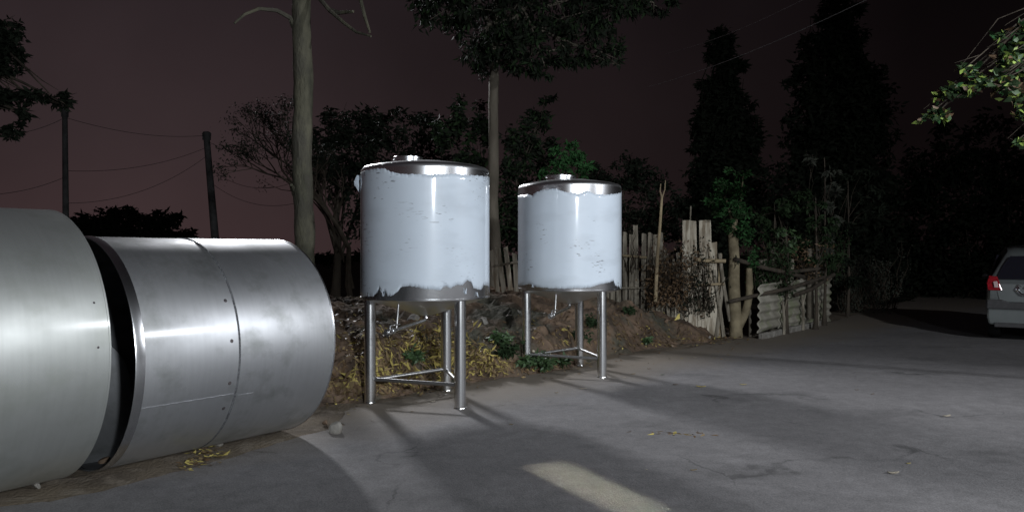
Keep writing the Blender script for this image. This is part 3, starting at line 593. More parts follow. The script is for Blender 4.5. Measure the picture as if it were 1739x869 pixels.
# lit branch hanging in at the right
tree('tree', 'tree off the right picture edge whose lime green leafy branch hangs in', 'tree', (9.4, 6.8, 0),
     [(9.4, 6.8, 0), (9.3, 6.8, 2.2), (9.0, 6.7, 4.2), (7.4, 6.6, 4.6), (5.6, 6.6, 4.1)], (.12, .03),
     [cl(1590, 195, 6.5, 38, 16), cl(1560, 208, 6.5, 9, 8), cl(1625, 165, 6.4, 40, 26), cl(1670, 150, 6.5, 38, 30), cl(1715, 120, 6.4, 40, 40), cl(1640, 115, 6.5, 26, 12), cl(1700, 70, 6.5, 30, 14), cl(1740, 60, 6.5, 30, 40), cl(1735, 200, 6.6, 20, 26), cl(1790, 120, 6.6, 60, 80), cl(1725, 240, 6.6, 14, 14)],
     1500, .075, M['leaf_lime'], M['bark'], seed=62, aspect=.6, droop=0, mats2=[M['leaf_mid'], M['leaf_green'], M['leaf_mid'], M['leaf_weed'], M['leaf_dry3']], frac2=.8, sub=2, start=.75)

# ---------------------------------------------------------------- poles and wires
def pole(label, p0, p1, r0, r1, arm):
    base = Vector(p0); root = empty('utility_pole', base); tag(root, label, 'utility pole', 'utility poles against the night sky')
    d = Vector(p1) - base; b = MB(); b.tube([(0, 0, 0), d * .5, d], [r0, (r0 + r1) / 2, r1], 12); b.build('pole_shaft', M['concrete'], root)
    b = MB(); b.box((0, 0, 0), (arm, .12, .14)); a_ = b.build('crossarm', M['concrete'], root, False); a_.location = d * .96
    for s in (-.42, .42):
        b = MB(); b.lathe([(.02, .07), (.07, .08), (.04, .13), (.07, .16), (.03, .24), (.001, .25)], 12); b.build('insulator', M['concrete'], a_).location = (s * arm, 0, 0)
    return root
a_ = P(113, 432, 24); a_.z = 0; pole('straight pale utility pole rising beside the near drum at left', a_, P(110, 182, 24), .11, .08, .18)
a_ = P(373, 432, 30); a_.z = 0; pole('dark leaning utility pole left of the mossy trunk', a_, P(350, 224, 30), .17, .12, .30)
def wire(p, q, sag, r, label, m='wire', n=16):
    p = Vector(p); q = Vector(q); b = MB(); c = p.copy(); b.tube([p.lerp(q, i / n) - Vector((0, 0, sag * 4 * (i / n) * (1 - i / n))) - c for i in range(n + 1)], r, 5)
    o = b.build('power_wire', M[m], None); o.location = c; tag(o, label, 'wire', 'wires strung across the sky'); return o
wire(P(-60, 222, 22), P(110, 200, 24), .3, .008, 'topmost dark wire running left from the straight pole')
wire(P(112, 200, 24), P(350, 230, 30), .25, .008, 'upper dark wire between the two utility poles')
wire(P(112, 290, 24), P(352, 250, 30), .3, .008, 'middle dark wire between the two utility poles')
wire(P(112, 345, 24), P(355, 262, 30), .5, .008, 'lowest dark wire between the two utility poles')
wire(P(-60, 330, 22), P(112, 300, 24), .2, .008, 'lower dark wire running left from the straight pole')
wire(P(352, 240, 30), P(520, 262, 26), .35, .008, 'upper dark wire from the leaning pole to the mossy trunk')
wire(P(355, 285, 30), P(520, 300, 26), .6, .008, 'middle dark wire from the leaning pole to the mossy trunk')
wire(P(358, 310, 30), P(520, 340, 26), .5, .008, 'lowest dark wire from the leaning pole to the mossy trunk')
wire(P(1100, 148, 17), P(1500, -14, 11), .12, .006, 'pale wire slanting up in front of the tall dark trees', 'wire_pale')
wire(P(1130, 92, 20), P(1420, -30, 14), .15, .006, 'thinner pale wire above the other, crossing the sky right of centre', 'wire_pale')
b = MB(); b.lathe([(.001, -.12), (.09, -.08), (.12, 0), (.09, .08), (.001, .12)], 12)
dl = bpy.data.materials.new('lamp_glow'); dl.use_nodes = True; bb = dl.node_tree.nodes['Principled BSDF']; bb.inputs['Emission Color'].default_value = (1, .8, .6, 1); bb.inputs['Emission Strength'].default_value = 1.6
o = b.build('distant_lamp', dl); o.location = P(592, 431, 62) ; tag(o, 'tiny warm lamp glowing far off on the horizon beside the leafless tree', 'lamp')
pp = P(592, 431, 62); b = MB(); b.tube([(0, 0, -pp.z), (0, 0, -.12)], .04, 6); b.build('lamp_post', M['concrete'], o)

# ---------------------------------------------------------------- fences
def board(mb, x, y, z0, z1, w_, t=.02, tilt=0, yaw=0, rr=random):
    m_ = Matrix.Translation((x, y, z0)) @ Matrix.Rotation(yaw, 4, 'Z') @ Matrix.Rotation(tilt, 4, 'Y')
    h = z1 - z0; c1 = rr.uniform(-.02, .02); c2 = rr.uniform(-.02, .02); w2 = w_ * rr.uniform(.85, 1.1)
    fr = [(-w_ / 2, 0), (w_ / 2, 0), (w_ / 2 * 1.02, h * .5), (w2 / 2, h + c1), (0, h + (c1 + c2) / 2 + rr.uniform(-.01, .015)), (-w2 / 2, h + c2), (-w_ / 2 * .97, h * .5)]
    vs = [m_ @ Vector((a, -t / 2, c)) for a, c in fr] + [m_ @ Vector((a, t / 2, c)) for a, c in fr]; n = 7
    mb.add(vs, [tuple(range(n)), tuple(range(2 * n - 1, n - 1, -1))] + [(i, i + n, (i + 1) % n + n, (i + 1) % n) for i in range(n)])
def px_board(parent, p0, nm, px, ybot, ytop, Y, wpx, m, tilt=0, rr=random):
    b = MB(); a = P(px, ybot, Y); z0 = min(a.z, hz(a.x, a.y) - .04) if a.z < .9 else a.z
    board(b, a.x, a.y, z0, P(px, ytop, Y).z, wpx / F * Y, .022, tilt, rr.uniform(-.1, .1), rr); b.v = [tuple(Vector(p) - p0) for p in b.v]
    return b.build(nm, M[m], parent, False, .003)
def px_tube(parent, p0, nm, pts, r, m, seg=8):
    b = MB(); b.tube([P(x, y, Y) - p0 for x, y, Y in pts], r, seg); return b.build(nm, M[m], parent)
rr = random.Random(12)
p0 = P(858, 505, 12.4); p0.z = hz(p0.x, p0.y); root = empty('picket_fence', p0); tag(root, 'short run of leaning grey pickets between the two wrapped tanks', 'fence')
for px, yt, tl in ((846, 424, -.16), (857, 420, -.14), (868, 418, -.12), (878, 430, -.06), (888, 428, -.03), (900, 432, .02)): px_board(root, p0, 'picket', px, 500, yt, 12.4, 8, 'wood_pale' if px < 875 else 'wood', tl, rr)
px_tube(root, p0, 'rail', [(838, 452, 12.35), (870, 446, 12.35), (910, 441, 12.35)], .018, 'wood')
p0 = P(1080, 512, 13.5); p0.z = hz(p0.x, p0.y); root = empty('picket_fence', p0); tag(root, 'upright grey picket fence just right of the far wrapped tank', 'fence')
for i in range(13):
    px = 1000 + i * 10.2; px_board(root, p0, 'picket', px, 512, 397 + rr.uniform(-3, 4) - (12 if rr.random() < .12 else 0), 13.5, 8.2, 'wood', rr.uniform(-.02, .02), rr)
px_tube(root, p0, 'rail', [(990, 432, 13.42), (1060, 434, 13.42), (1098, 437, 13.42)], .022, 'bamboo')
px_tube(root, p0, 'rail', [(1000, 490, 13.42), (1110, 488, 13.42)], .02, 'wood')
p0 = P(1175, 525, 13.4); p0.z = hz(p0.x, p0.y); root = empty('board_fence', p0); tag(root, 'patched fence of pale broken boards and bamboo rails above the earth bank', 'fence')
for px, yb, yt, wd, mt in ((1126, 510, 425, 6, 'wood'), (1134, 512, 432, 5, 'wood'), (1143, 514, 440, 7, 'wood'), (1152, 515, 430, 6, 'wood'), (1165, 520, 373, 14, 'wood_pale'), (1180, 523, 375, 13, 'wood_pale'), (1199, 528, 374, 22, 'wood_pale'), (1189, 527, 450, 9, 'wood_pale'), (1211, 542, 412, 14, 'wood_pale'), (1222, 545, 430, 6, 'bamboo'), (1105, 510, 440, 6, 'wood'), (1116, 511, 436, 5, 'wood')):
    px_board(root, p0, 'board', px, yb, yt, 13.45 + rr.uniform(-.03, .03), wd, mt, rr.uniform(-.035, .035), rr)
for px, yb, yt, wd, mt, tl in ((1172, 522, 430, 7, 'wood_pale', .06), (1158, 516, 455, 6, 'wood', -.10), (1194, 528, 470, 8, 'wood_pale', .08), (1204, 530, 455, 7, 'wood_pale', -.07), (1216, 540, 470, 6, 'wood', .12), (1148, 514, 470, 6, 'wood_pale', .05), (1136, 512, 480, 6, 'wood', -.08), (1230, 548, 455, 6, 'wood', -.15)):
    px_board(root, p0, 'board', px, yb, yt, 13.41 + rr.uniform(-.02, .02), wd, mt, tl, rr)
px_tube(root, p0, 'rail', [(1180, 440, 13.36), (1205, 443, 13.36), (1232, 443, 13.36)], .036, 'bamboo', 10)
px_tube(root, p0, 'rail', [(1118, 484, 13.36), (1170, 484, 13.36), (1230, 482, 13.36)], .022, 'bamboo', 10)
px_tube(root, p0, 'post', [(1113, 516, 13.3), (1114, 490, 13.3), (1116, 470, 13.3)], .04, 'bamboo', 10)
px_tube(root, p0, 'post', [(1240, 545, 13.4), (1228, 480, 13.4), (1222, 430, 13.4)], .035, 'wood', 8)
px_tube(root, p0, 'post', [(1172, 430, 13.5), (1172, 380, 13.5), (1173, 350, 13.5)], .014, 'wood', 6)
# forked pale stake
p0 = P(1114, 505, 13.0); p0.z = hz(p0.x, p0.y); root = empty('stake', p0); tag(root, 'tall thin pale stake with a forked tip in front of the grey pickets', 'stake')
px_tube(root, p0, 'shaft', [(1113, 512, 13.0), (1116, 440, 13.0), (1121, 380, 13.0), (1124, 335, 13.0)], [.034, .030, .026, .022], 'bamboo')
px_tube(root, p0, 'fork', [(1124, 336, 13.0), (1121, 325, 13.0), (1122, 312, 13.0)], [.02, .014, .006], 'bamboo')
px_tube(root, p0, 'fork', [(1124, 336, 13.0), (1129, 322, 13.0), (1130, 306, 13.0)], [.02, .012, .005], 'bamboo')
# tangle of dead vines over the board fence
def vines(label, x0, x1, y0, y1, Y, n, seed, m='twig', leaf=0, lm='leaf_grey', w=.009, up=True, group=None):
    rr = random.Random(seed); p0 = P((x0 + x1) / 2, 505, Y); p0.z = hz(p0.x, p0.y); b = MB(); cs = []
    for k in range(n):
        x = rr.uniform(x0, x1); y = rr.uniform(y1 - 20, y1) if up else y0; ln = rr.uniform(.4, 1) * (y1 - y0); pts = []; dx = rr.uniform(-.35, .35)
        for i in range(7):
            pts.append(P(x, y, Y + rr.uniform(-.15, .15)) - p0); x += (dx + rr.uniform(-.4, .4)) * ln / 7; y += (-1 if up else 1) * ln / 7 * rr.uniform(.6, 1.2); cs.append(pts[-1])
        b.tube(pts, [w * (1 - i / 8) for i in range(7)], 5)
    root = b.build('vine_tangle', M[m]); root.location = p0; tag(root, label, 'vines', group)
    if leaf:
        rng = np.random.default_rng(seed); c = np.array([tuple(q) for q in cs])[rng.integers(0, len(cs), leaf)] + rng.normal(size=(leaf, 3)) * .06
        v, f = leaf_arrays(rng, c, None, .075, .45, .6); mesh_np('foliage', v, f, M[lm], None, root)
    return root
vines('dark tangle of dead vines hanging over the gap left of the pale boards', 1100, 1160, 400, 520, 13.15, 60, 71, leaf=1300, lm='leaf_dry3')
vines('thin vines trailing down the face of the pale broken boards', 1158, 1215, 385, 535, 13.25, 34, 72, leaf=420, lm='leaf_dark')
vines('few dry canes leaning beside the far tank, above the pickets', 1055, 1085, 340, 470, 13.2, 9, 73, w=.012)
vines('leafy creeper drooping around the pole rails beside the forked post', 1268, 1345, 395, 500, 13.9, 40, 77, leaf=1500, lm='leaf_mid')
vines('leafy creeper crowding the top of the corrugated sheet near the stone slab', 1350, 1425, 385, 470, 15.9, 46, 78, leaf=1500, lm='leaf_mid')
vines('grey brushwood heap between the forked post and the stone pillar', 1290, 1400, 395, 478, 14.9, 50, 74, leaf=700, lm='leaf_dry3')
vines('dim dry scrub beyond the stone pillar at the road edge', 1425, 1520, 400, 530, 19.0, 60, 75, leaf=2600, lm='leaf_grey', w=.016)

# live post tree with forked trunk and green crown
p0 = G(1250, 573); root = empty('tree', p0); tag(root, 'forked yellowish live post with a bright green crown, at the end of the board fence', 'tree')
px_tube(root, p0, 'trunk', [(1250, 578, 13.4), (1249, 540, 13.4), (1246, 480, 13.4), (1247, 440, 13.4), (1245, 400, 13.4), (1247, 370, 13.4)], [.125, .11, .105, .095, .09, .06], 'post', 14)
px_tube(root, p0, 'limb', [(1253, 556, 13.4), (1266, 530, 13.38), (1273, 500, 13.38), (1272, 455, 13.38)], [.08, .075, .07, .055], 'post', 12)
px_tube(root, p0, 'limb', [(1247, 385, 13.4), (1235, 345, 13.3), (1222, 315, 13.3)], [.035, .02, .008], 'post', 8)
px_tube(root, p0, 'limb', [(1247, 385, 13.4), (1258, 340, 13.3), (1262, 300, 13.3)], [.035, .02, .008], 'post', 8)
rng = np.random.default_rng(80); cs = [cl(1222, 312, 13.3, 22, 10), cl(1262, 298, 13.3, 18, 8), cl(1240, 325, 13.3, 34, 16), cl(1232, 350, 13.2, 28, 18), cl(1262, 352, 13.3, 22, 22), cl(1248, 380, 13.3, 26, 20), cl(1270, 400, 13.3, 16, 26), cl(1282, 440, 13.3, 12, 22), cl(1205, 345, 13.3, 12, 14), cl(1240, 292, 13.3, 10, 6)]
c = cloud(rng, [(tuple(Vector(a) - p0), r) for a, r in cs], 3000); v, f = leaf_arrays(rng, c, None, .085, .42, .15); mesh_np('crown', v, f, [M['leaf_green'], M['leaf_mid']], np.repeat((rng.random(len(c)) < .35).astype(int), 4), root)
# rails tied to it
p0 = P(1250, 500, 13.5); p0.z = 0; root = empty('pole_fence', p0); tag(root, 'rough fence of dark poles and short posts above the corrugated sheet', 'fence')
px_tube(root, p0, 'rail', [(1248, 440, 13.25), (1300, 455, 13.6), (1365, 470, 14.3)], .04, 'bark')
px_tube(root, p0, 'rail', [(1238, 512, 13.2), (1290, 500, 13.2), (1345, 488, 13.7), (1400, 470, 14.8)], .034, 'bark')
px_tube(root, p0, 'rail', [(1340, 462, 14.2), (1400, 455, 15.0)], .035, 'bark')
px_tube(root, p0, 'rail', [(1352, 500, 14.2), (1380, 490, 14.6), (1416, 466, 15.4)], .04, 'bark')
for px, yb, yt, Y, r_, m_ in ((1295, 500, 440, 14.0, .11, 'wood'), (1313, 520, 420, 14.2, .07, 'bark_pale'), (1376, 480, 422, 15.0, .075, 'bark_pale'), (1345, 520, 440, 14.8, .045, 'wood'), (1274, 520, 425, 13.6, .03, 'wood')):
    px_tube(root, p0, 'post', [(px, yb + 60, Y), (px - 1, (yb + yt) / 2, Y), (px, yt, Y)], [r_, r_ * .9, r_ * .85], m_, 10)
# corrugated sheet
A = Vector((4.36, 13.15, 0)); B = Vector((7.0, 16.35, 0)); ux = (B - A).normalized(); nn = Vector((ux.y, -ux.x, 0)); Ls = (B - A).length
root = empty('sheet_fence', A); tag(root, 'low weathered corrugated sheet fence at the road edge', 'fence')
shm = mat('old_asbestos_sheet', (.36, .34, .29), (.16, .15, .12), 1.8, .9, bump=.5, bscale=18, c3=(.20, .21, .14), scale3=3)
for s0, s1, zb, zt, off in ((0.0, .29, .10, .96, .02), (.24, .58, .08, .99, .034), (.53, .82, .06, 1.02, .02), (.77, 1.0, .05, 1.05, .034)):
    b = MB(); nu = 18; nv = 44; vs = []
    for i in range(nu + 1):
        s = Ls * (s0 + (s1 - s0) * i / nu)
        for j in range(nv + 1):
            fz = j / nv; z = zb + (zt - zb) * fz + .03 * math.sin(s * 1.3); rag = .02 * mnoise.noise(Vector((s * 5, fz * 5, off * 9)))
            p = ux * (s + (rag if i in (0, nu) else 0)) + nn * (off + .024 * math.sin(z / .155 * 2 * math.pi) + .02 * fz) ; vs.append((p.x, p.y, z))
    b.add(vs, [(i * (nv + 1) + j, (i + 1) * (nv + 1) + j, (i + 1) * (nv + 1) + j + 1, i * (nv + 1) + j + 1) for i in range(nu) for j in range(nv)])
    so = b.build('corrugated_sheet', shm, root); q = so.modifiers.new('t', 'SOLIDIFY'); q.thickness = .008
for s, h, x in ((.24, .62, .10), (.50, .70, .11), (.72, .5, .10)):
    p = ux * Ls * s + nn * .12; b = MB(); b.tube([p, p + Vector((.01, 0, h * .5)), p + Vector((-.02, 0, h))], [.030, .026, .02], 8)
    b.tube([p + Vector((0, 0, h * .7)), p + Vector((.05, -.03, h + .05))], [.02, .012], 6); b.build('stake', M['wood'], root)
b = MB()
for i in range(7):
    s = Ls * (i + .5) / 8.5; p = ux * s + nn * .07; b.box((0, 0, 0), (Ls / 9, .09, .13), Matrix.Translation((p.x, p.y, .04)) @ Matrix.Rotation(math.atan2(ux.y, ux.x) + rr.uniform(-.1, .1), 4, 'Z'))
b.build('base_course', M['stone'], root, False, .015)
# stone pillar
p0 = G(1406, 551); p0 = Vector((6.85, 16.45, 0)); root = MB(); root.v = []
pr = [(-.22, 0), (.22, 0), (.215, 1.0), (.20, 1.64), (.10, 1.66), (-.05, 1.62), (-.10, 1.3), (-.20, .9)]
root.add([(x, -.07, z) for x, z in pr] + [(x * .97, .07, z) for x, z in pr], [tuple(range(8)), tuple(range(15, 7, -1))] + [(i, i + 8, (i + 1) % 8 + 8, (i + 1) % 8) for i in range(8)])
o = root.build('stone_slab', mat('pale_slab', (.30, .31, .27), (.19, .20, .17), 2, .9, bump=.4), None, False, .02); o.location = (6.85, 16.55, 0); o.rotation_euler = (0, 0, .5); tag(o, 'upright pale stone slab with a slanting top at the end of the corrugated sheet', 'slab')
# slim plants behind the corrugated fence
def plant(px, Y, top, label, m, seed, n, spread, ls=.11, low=430, name='sapling', group=None, barkm='bark'):
    base = P(px, 432, Y); base.z = 0; rr = random.Random(seed)
    cs = [cl(px + rr.uniform(-1, 1) * spread, top + (low - top) * k / 6, Y, spread * rr.uniform(.5, .9), 13) for k in range(7)]
    tree(name, label, 'plant', base, [base, P(px + 2, 432, Y), P(px, top + 6, Y)], (.035, .01), cs, n, ls, M[m], M[barkm], seed=seed, aspect=.38, droop=.5, sub=2, start=.4, kids=('stem', 'foliage'))
plant(1400, 15.6, 262, 'tall slim plant with greyish drooping leaves above the stone slab', 'leaf_grey', 91, 420, 24, .15)
plant(1385, 14.8, 330, 'loose bushy sapling behind the middle of the corrugated sheet', 'leaf_mid', 92, 900, 34, .12, 450)
plant(1315, 14.3, 340, 'dim leafy sapling just right of the bright green crown', 'leaf_mid', 93, 900, 30, .12, 440)
plant(1335, 14.0, 385, 'low sprig with light green leaves above the pole rail', 'leaf_weed', 94, 260, 18, .11, 430)
plant(1440, 18, 300, 'straggly dark shrub beyond the stone slab', 'leaf_dark', 95, 1600, 40, .15, 470)
plant(1180, 15, 345, 'dark leafy shrub behind the pale broken boards', 'leaf_dark', 96, 1500, 34, .14, 430)

# ---------------------------------------------------------------- stones, leaves, weeds
def rock(name, loc, s, m, label, group, seed):
    rr = random.Random(seed); b = MB(); nu, nv = 11, 8; vs = [(0, 0, 1)]
    for j in range(1, nv):
        ph = math.pi * j / nv
        for i in range(nu): th = 2 * math.pi * i / nu; vs.append((math.sin(ph) * math.cos(th), math.sin(ph) * math.sin(th), math.cos(ph)))
    vs.append((0, 0, -1)); pl = [(Vector((rr.gauss(0, 1), rr.gauss(0, 1), rr.gauss(0, 1))).normalized(), rr.uniform(.42, .72)) for _ in range(9)]; ov = []
    for p in vs:
        p = Vector(p)
        for nrm, d in pl:
            k = p.dot(nrm)
            if k > d: p = p - nrm * (k - d)
        p *= 1 + .12 * mnoise.noise(p * 2 + Vector((seed, 0, 0))); ov.append((p.x * s[0], p.y * s[1], p.z * s[2]))
    fs = [(0, 1 + i, 1 + (i + 1) % nu) for i in range(nu)]
    for j in range(nv - 2): fs += [(1 + j * nu + i, 1 + (j + 1) * nu + i, 1 + (j + 1) * nu + (i + 1) % nu, 1 + j * nu + (i + 1) % nu) for i in range(nu)]
    e_ = len(vs) - 1; fs += [(e_, 1 + (nv - 2) * nu + (i + 1) % nu, 1 + (nv - 2) * nu + i) for i in range(nu)]
    b.add(ov, fs); o = b.build(name, m, None, False); o.location = loc; o.rotation_euler = (0, 0, rr.uniform(0, 6)); tag(o, label, 'stone', group); return o
p = G(570, 736); rock('stone', (p.x, p.y, .045), (.06, .055, .065), M['stone'], 'pale jagged stone alone on the road right of the far drum', None, 1)
p = G(553, 722); rock('stone', (p.x, p.y, .02), (.045, .035, .03), M['stone_b'], 'low dark stone touching the back of the pale jagged one', None, 2)
p = G(368, 757); rock('stone', (p.x, p.y, .03), (.06, .045, .04), M['stone'], 'grey stone on the verge below the ring seam of the far drum', None, 3)
p = G(345, 762); rock('stone', (p.x, p.y, .015), (.03, .03, .025), M['stone_b'], 'small brown stone left of the grey one below the drum', None, 4)
p = G(178, 786); rock('stone', (p.x, p.y, .02), (.07, .05, .035), M['stone_b'], 'brown clod wedged under the gap between the two drums', None, 5)
p = G(62, 828); rock('stone', (p.x, p.y, .015), (.04, .03, .022), M['stone'], 'small pale stone at the foot of the near drum', None, 6)
_rt = np.arange(5., 17., .02)
def ray(px, py):                        # where the view ray through a pixel meets the bank or the road
    qx = (px - CX) / F * _rt; qz = H - (py - CY) / F * _rt
    i = np.clip(((qx - xs[0]) / .05).round().astype(int), 0, len(xs) - 1); j = np.clip(((_rt - ys[0]) / .05).round().astype(int), 0, len(ys) - 1)
    k = np.argmax(qz < np.maximum(0, Z[i, j])); return Vector((qx[k], _rt[k], qz[k]))
SP = [(590, 512, 8.9, .09, 'stone', 'grey stone on the bank crest left of the near tank'), (1222, 548, 12.9, .19, 'stone', 'large grey boulder at the foot of the last pale board'), (1240, 566, 13.3, .12, 'stone', 'medium grey boulder against the forked post'),
      (1200, 555, 12.6, .10, 'stone_b', 'brown boulder left of the large grey one'), (1130, 545, 12.3, .10, 'stone_b', 'brown lump midway up the bank right of the far tank'), (1180, 575, 12.5, .07, 'stone_b', 'small brown lump low on the bank near the road'),
      (575, 545, 8.6, .08, 'stone', 'grey stone on the bank beside the far drum rim'), (880, 530, 10.2, .12, 'stone', 'grey rock on the bank behind the left leg of the far tank'), (920, 560, 10.0, .14, 'stone_b', 'pinkish brown rock on the bank under the far tank'),
      (700, 540, 9.6, .13, 'stone', 'grey rock on the bank behind the near tank drain pipe'), (640, 530, 9.0, .10, 'stone', 'grey rock on the bank behind the left leg of the near tank'), (1265, 560, 13.5, .07, 'stone', 'pinkish small stone between the forked post and the sheet fence'), (1205, 572, 12.9, .06, 'stone', 'small grey stone at the road edge below the large boulder'), (822, 545, 10.0, .12, 'stone', 'round grey rock on the bank between the two tanks'), (905, 596, 9.6, .04, 'wood_pale', 'tiny pale stone among the green weeds')]
for i, (px, py, Y, s, m_, lab) in enumerate(SP):
    q = ray(px, py); rock('stone', (q.x, q.y, q.z - s * .12), (s * .85, s * .75, s * .6), M[m_], lab, 'stones on the earth bank', 20 + i)
def litter(name, label, cat, regions, n, size, aspect, mats, probs, seed, lift=.03, kind='stuff', upright=.35):
    rng = np.random.default_rng(seed); cs = []
    for px, py, sx, sy, k in regions:
        for _ in range(int(n * k)):
            a, b_ = rng.normal(px, sx), rng.normal(py, sy)
            if b_ < 500: continue
            q = ray(a, b_); cs.append((q.x, q.y, q.z + abs(rng.normal(0, lift)) + .012))
    c = np.array(cs); v, f = leaf_arrays(rng, c, None, size, aspect, -upright * .4, .2)
    lo_ = c[:, 2] - .01
    vz = v.reshape(-1, 5, 3); gh = np.maximum(0, mound_h(vz[..., 0], vz[..., 1])) + .009; vz[..., 2] = np.maximum(vz[..., 2], gh + rng.random(gh.shape) * .004)
    # flatten most leaves to the ground
    fl = rng.random(len(c)) > upright; vz[fl, :, 2] = gh[fl] + (vz[fl, :, 2] - gh[fl]) * .25
    mi = np.repeat(rng.choice(len(mats), len(c), p=probs), 4); o = mesh_np(name, vz.reshape(-1, 3), f, mats, mi); tag(o, label, cat, kind=kind); return o
D = [M['leaf_dry1'], M['leaf_dry2'], M['leaf_dry3']]
litter('leaf_litter', 'heap of yellow dry pointed leaves on the bank under the near tank', 'leaves', [(745, 590, 30, 17, .30), (780, 615, 34, 16, .26), (700, 600, 36, 16, .16), (650, 640, 28, 12, .12), (820, 628, 24, 9, .10), (720, 640, 50, 10, .06)], 1350, .125, .22, D, [.42, .30, .28], 101, .07, upright=.6)
litter('leaf_litter', 'scattered brown and tan dry leaves along the foot of the bank', 'leaves', [(680, 655, 60, 9, .2), (600, 660, 30, 14, .12), (880, 625, 60, 8, .16), (1150, 582, 60, 7, .10), (1100, 560, 60, 22, .14), (940, 560, 50, 26, .10), (620, 580, 30, 30, .22), (1225, 575, 14, 5, .08)], 2300, .07, .42, D, [.10, .35, .55], 102, .015, upright=.15)
litter('leaf_litter', 'small drift of tan leaves on the verge below the far drum', 'leaves', [(350, 775, 18, 9, .6), (325, 790, 12, 6, .25), (575, 690, 12, 8, .15)], 120, .06, .5, D, [.35, .45, .2], 103, .01, upright=.1)
# single fallen leaves on the road; two leaf shapes stand for light dapples
LF = [(1608, 708, .13, 'wood_pale', 'long pale dry leaf lying farthest right on the road'), (1517, 805, .11, 'wood_pale', 'pale dry leaf lower right on the road, left of the small curled one'), (1543, 788, .05, 'leaf_dry1', 'small curled yellow leaf lower right on the road'), (1190, 658, .14, 'leaf_dry1', 'tan leaf shape standing for a light dapple on the road right of the far tank, the largest there'), (1262, 654, .10, 'leaf_dry1', 'flat tan leaf on the road, a step right of the largest tan dapple'),
      (990, 661, .12, 'wood_pale', 'pale leaf shape standing for a light dapple on the road just in front of the far tank'), (1075, 636, .10, 'leaf_dry2', 'narrow leaf on the road right of the front leg of the far tank'), (1147, 654, .08, 'leaf_dry3', 'dark curled leaf on the road left of the largest tan dapple'), (1102, 627, .07, 'leaf_dry3', 'brown leaf near the bank foot right of the far tank'), (1178, 800, .07, 'leaf_dry2', 'faint tan leaf on the road in the lower middle'), (1125, 637, .07, 'leaf_weed', 'green leaf lying on the road near the bank foot'), (1060, 642, .06, 'wood_pale', 'tiny pale scrap by the front right leg of the far tank'),
      (1098, 799, .03, 'wood_pale', 'tiny pale fleck on the road in the lower middle'), (1180, 608, .07, 'wood_pale', 'pale scrap at the road edge below the bank'), (1455, 663, .06, 'leaf_dry3', 'dark leaf on the far right stretch of road, left one of two'), (1482, 670, .06, 'leaf_dry3', 'dark leaf on the far right stretch of road, right one of two'), (633, 716, .04, 'leaf_dry3', 'dark crumb on the road left of the near tank front leg'), (700, 700, .05, 'leaf_dry2', 'brown leaf between the front legs of the near tank'), (735, 683, .07, 'wood_pale', 'pale leaf right under the near tank'), (868, 722, .05, 'leaf_dry2', 'tan crumb on the road between the two tanks'), (945, 668, .06, 'leaf_dry2', 'tan leaf on the road left of the front leg of the far tank')]
for i, (px, py, s, m_, lab) in enumerate(LF):
    rg = random.Random(i + 5); b = MB(); n = 8; vs = []; wd = s * rg.uniform(.22, .36); s *= .75; cu = rg.uniform(.03, .10) * s
    for k in range(n + 1):
        f_ = k / n; w_ = wd * math.sin(math.pi * min(.999, f_ * .94 + .03)) ** .7; zc = .004 + cu * (2 * f_ - 1) ** 2
        vs += [((f_ - .5) * s, -w_ / 2, zc + cu * .5), ((f_ - .5) * s, 0, zc), ((f_ - .5) * s, w_ / 2, zc + cu * .6)]
    b.add(vs, [(3 * k + j, 3 * k + 3 + j, 3 * k + 4 + j, 3 * k + 1 + j) for k in range(n) for j in (0, 1)])
    o = b.build('leaf_or_dapple', M[m_]); p = G(px, py); o.location = (p.x, p.y, .006); o.rotation_euler = (0, 0, rg.uniform(-.5, .6)); tag(o, lab, 'leaf', 'single leaves fallen on the road'); o.modifiers.new('t', 'SOLIDIFY').thickness = .0012
# weeds
def weed(px, py, s, label, n, seed, m='leaf_weed', ls=.075):
    q = ray(px, py); rr = random.Random(seed); b = MB(); tips = []
    for k in range(9):
        a = rr.uniform(0, 6.28); d = Vector((math.cos(a) * .6, math.sin(a) * .6, rr.uniform(.5, 1.1))) * s; pts = [Vector((0, 0, -.01)), d * .5 + Vector((0, 0, .04)), d]
        b.tube(pts, [.004, .003, .0015], 4); tips += [pts[1].lerp(pts[2], t) for t in (0, .3, .6, 1)]
    root = empty('weed', q); tag(root, label, 'weed', 'green weeds at the foot of the bank'); b.build('stem', M['leaf_mid'], root)
    rng = np.random.default_rng(seed); c = np.array([tuple(t) for t in tips])[rng.integers(0, len(tips), n)] + rng.normal(size=(n, 3)) * s * .14
    c[:, 2] = np.maximum(c[:, 2], .02); v, f = leaf_arrays(rng, c, None, ls, .45, .1); v[:, 2] = np.maximum(v[:, 2], .006); mesh_np('foliage', v, f, M[m], None, root)
weed(925, 630, .20, 'broad green weed under the far tank between its left and rear legs', 260, 1)
weed(898, 628, .16, 'green weed beside the left leg foot of the far tank', 170, 2)
weed(862, 612, .20, 'darker green weed at the bank foot between the two tanks', 240, 3, 'leaf_mid')
weed(955, 626, .15, 'small green weed just left of the rear leg of the far tank', 130, 4)
weed(848, 590, .18, 'green weed a little up the bank, right of the yellow leaf heap', 180, 5)
weed(985, 590, .22, 'dark weed on the bank behind the rear leg of the far tank', 220, 6, 'leaf_mid')
weed(1010, 560, .20, 'dark weed higher on the bank behind the front leg of the far tank', 200, 7, 'leaf_mid')
weed(700, 620, .16, 'yellowish green weed inside the legs of the near tank', 130, 8, 'leaf_weed')
weed(1100, 585, .10, 'tuft of green weed low on the bank right of the far tank', 80, 9)
weed(1070, 535, .12, 'dim green weed on the bank below the picket fence', 90, 10, 'leaf_mid')
weed(1330, 560, .16, 'low weed against the corrugated sheet', 90, 11, 'leaf_mid')
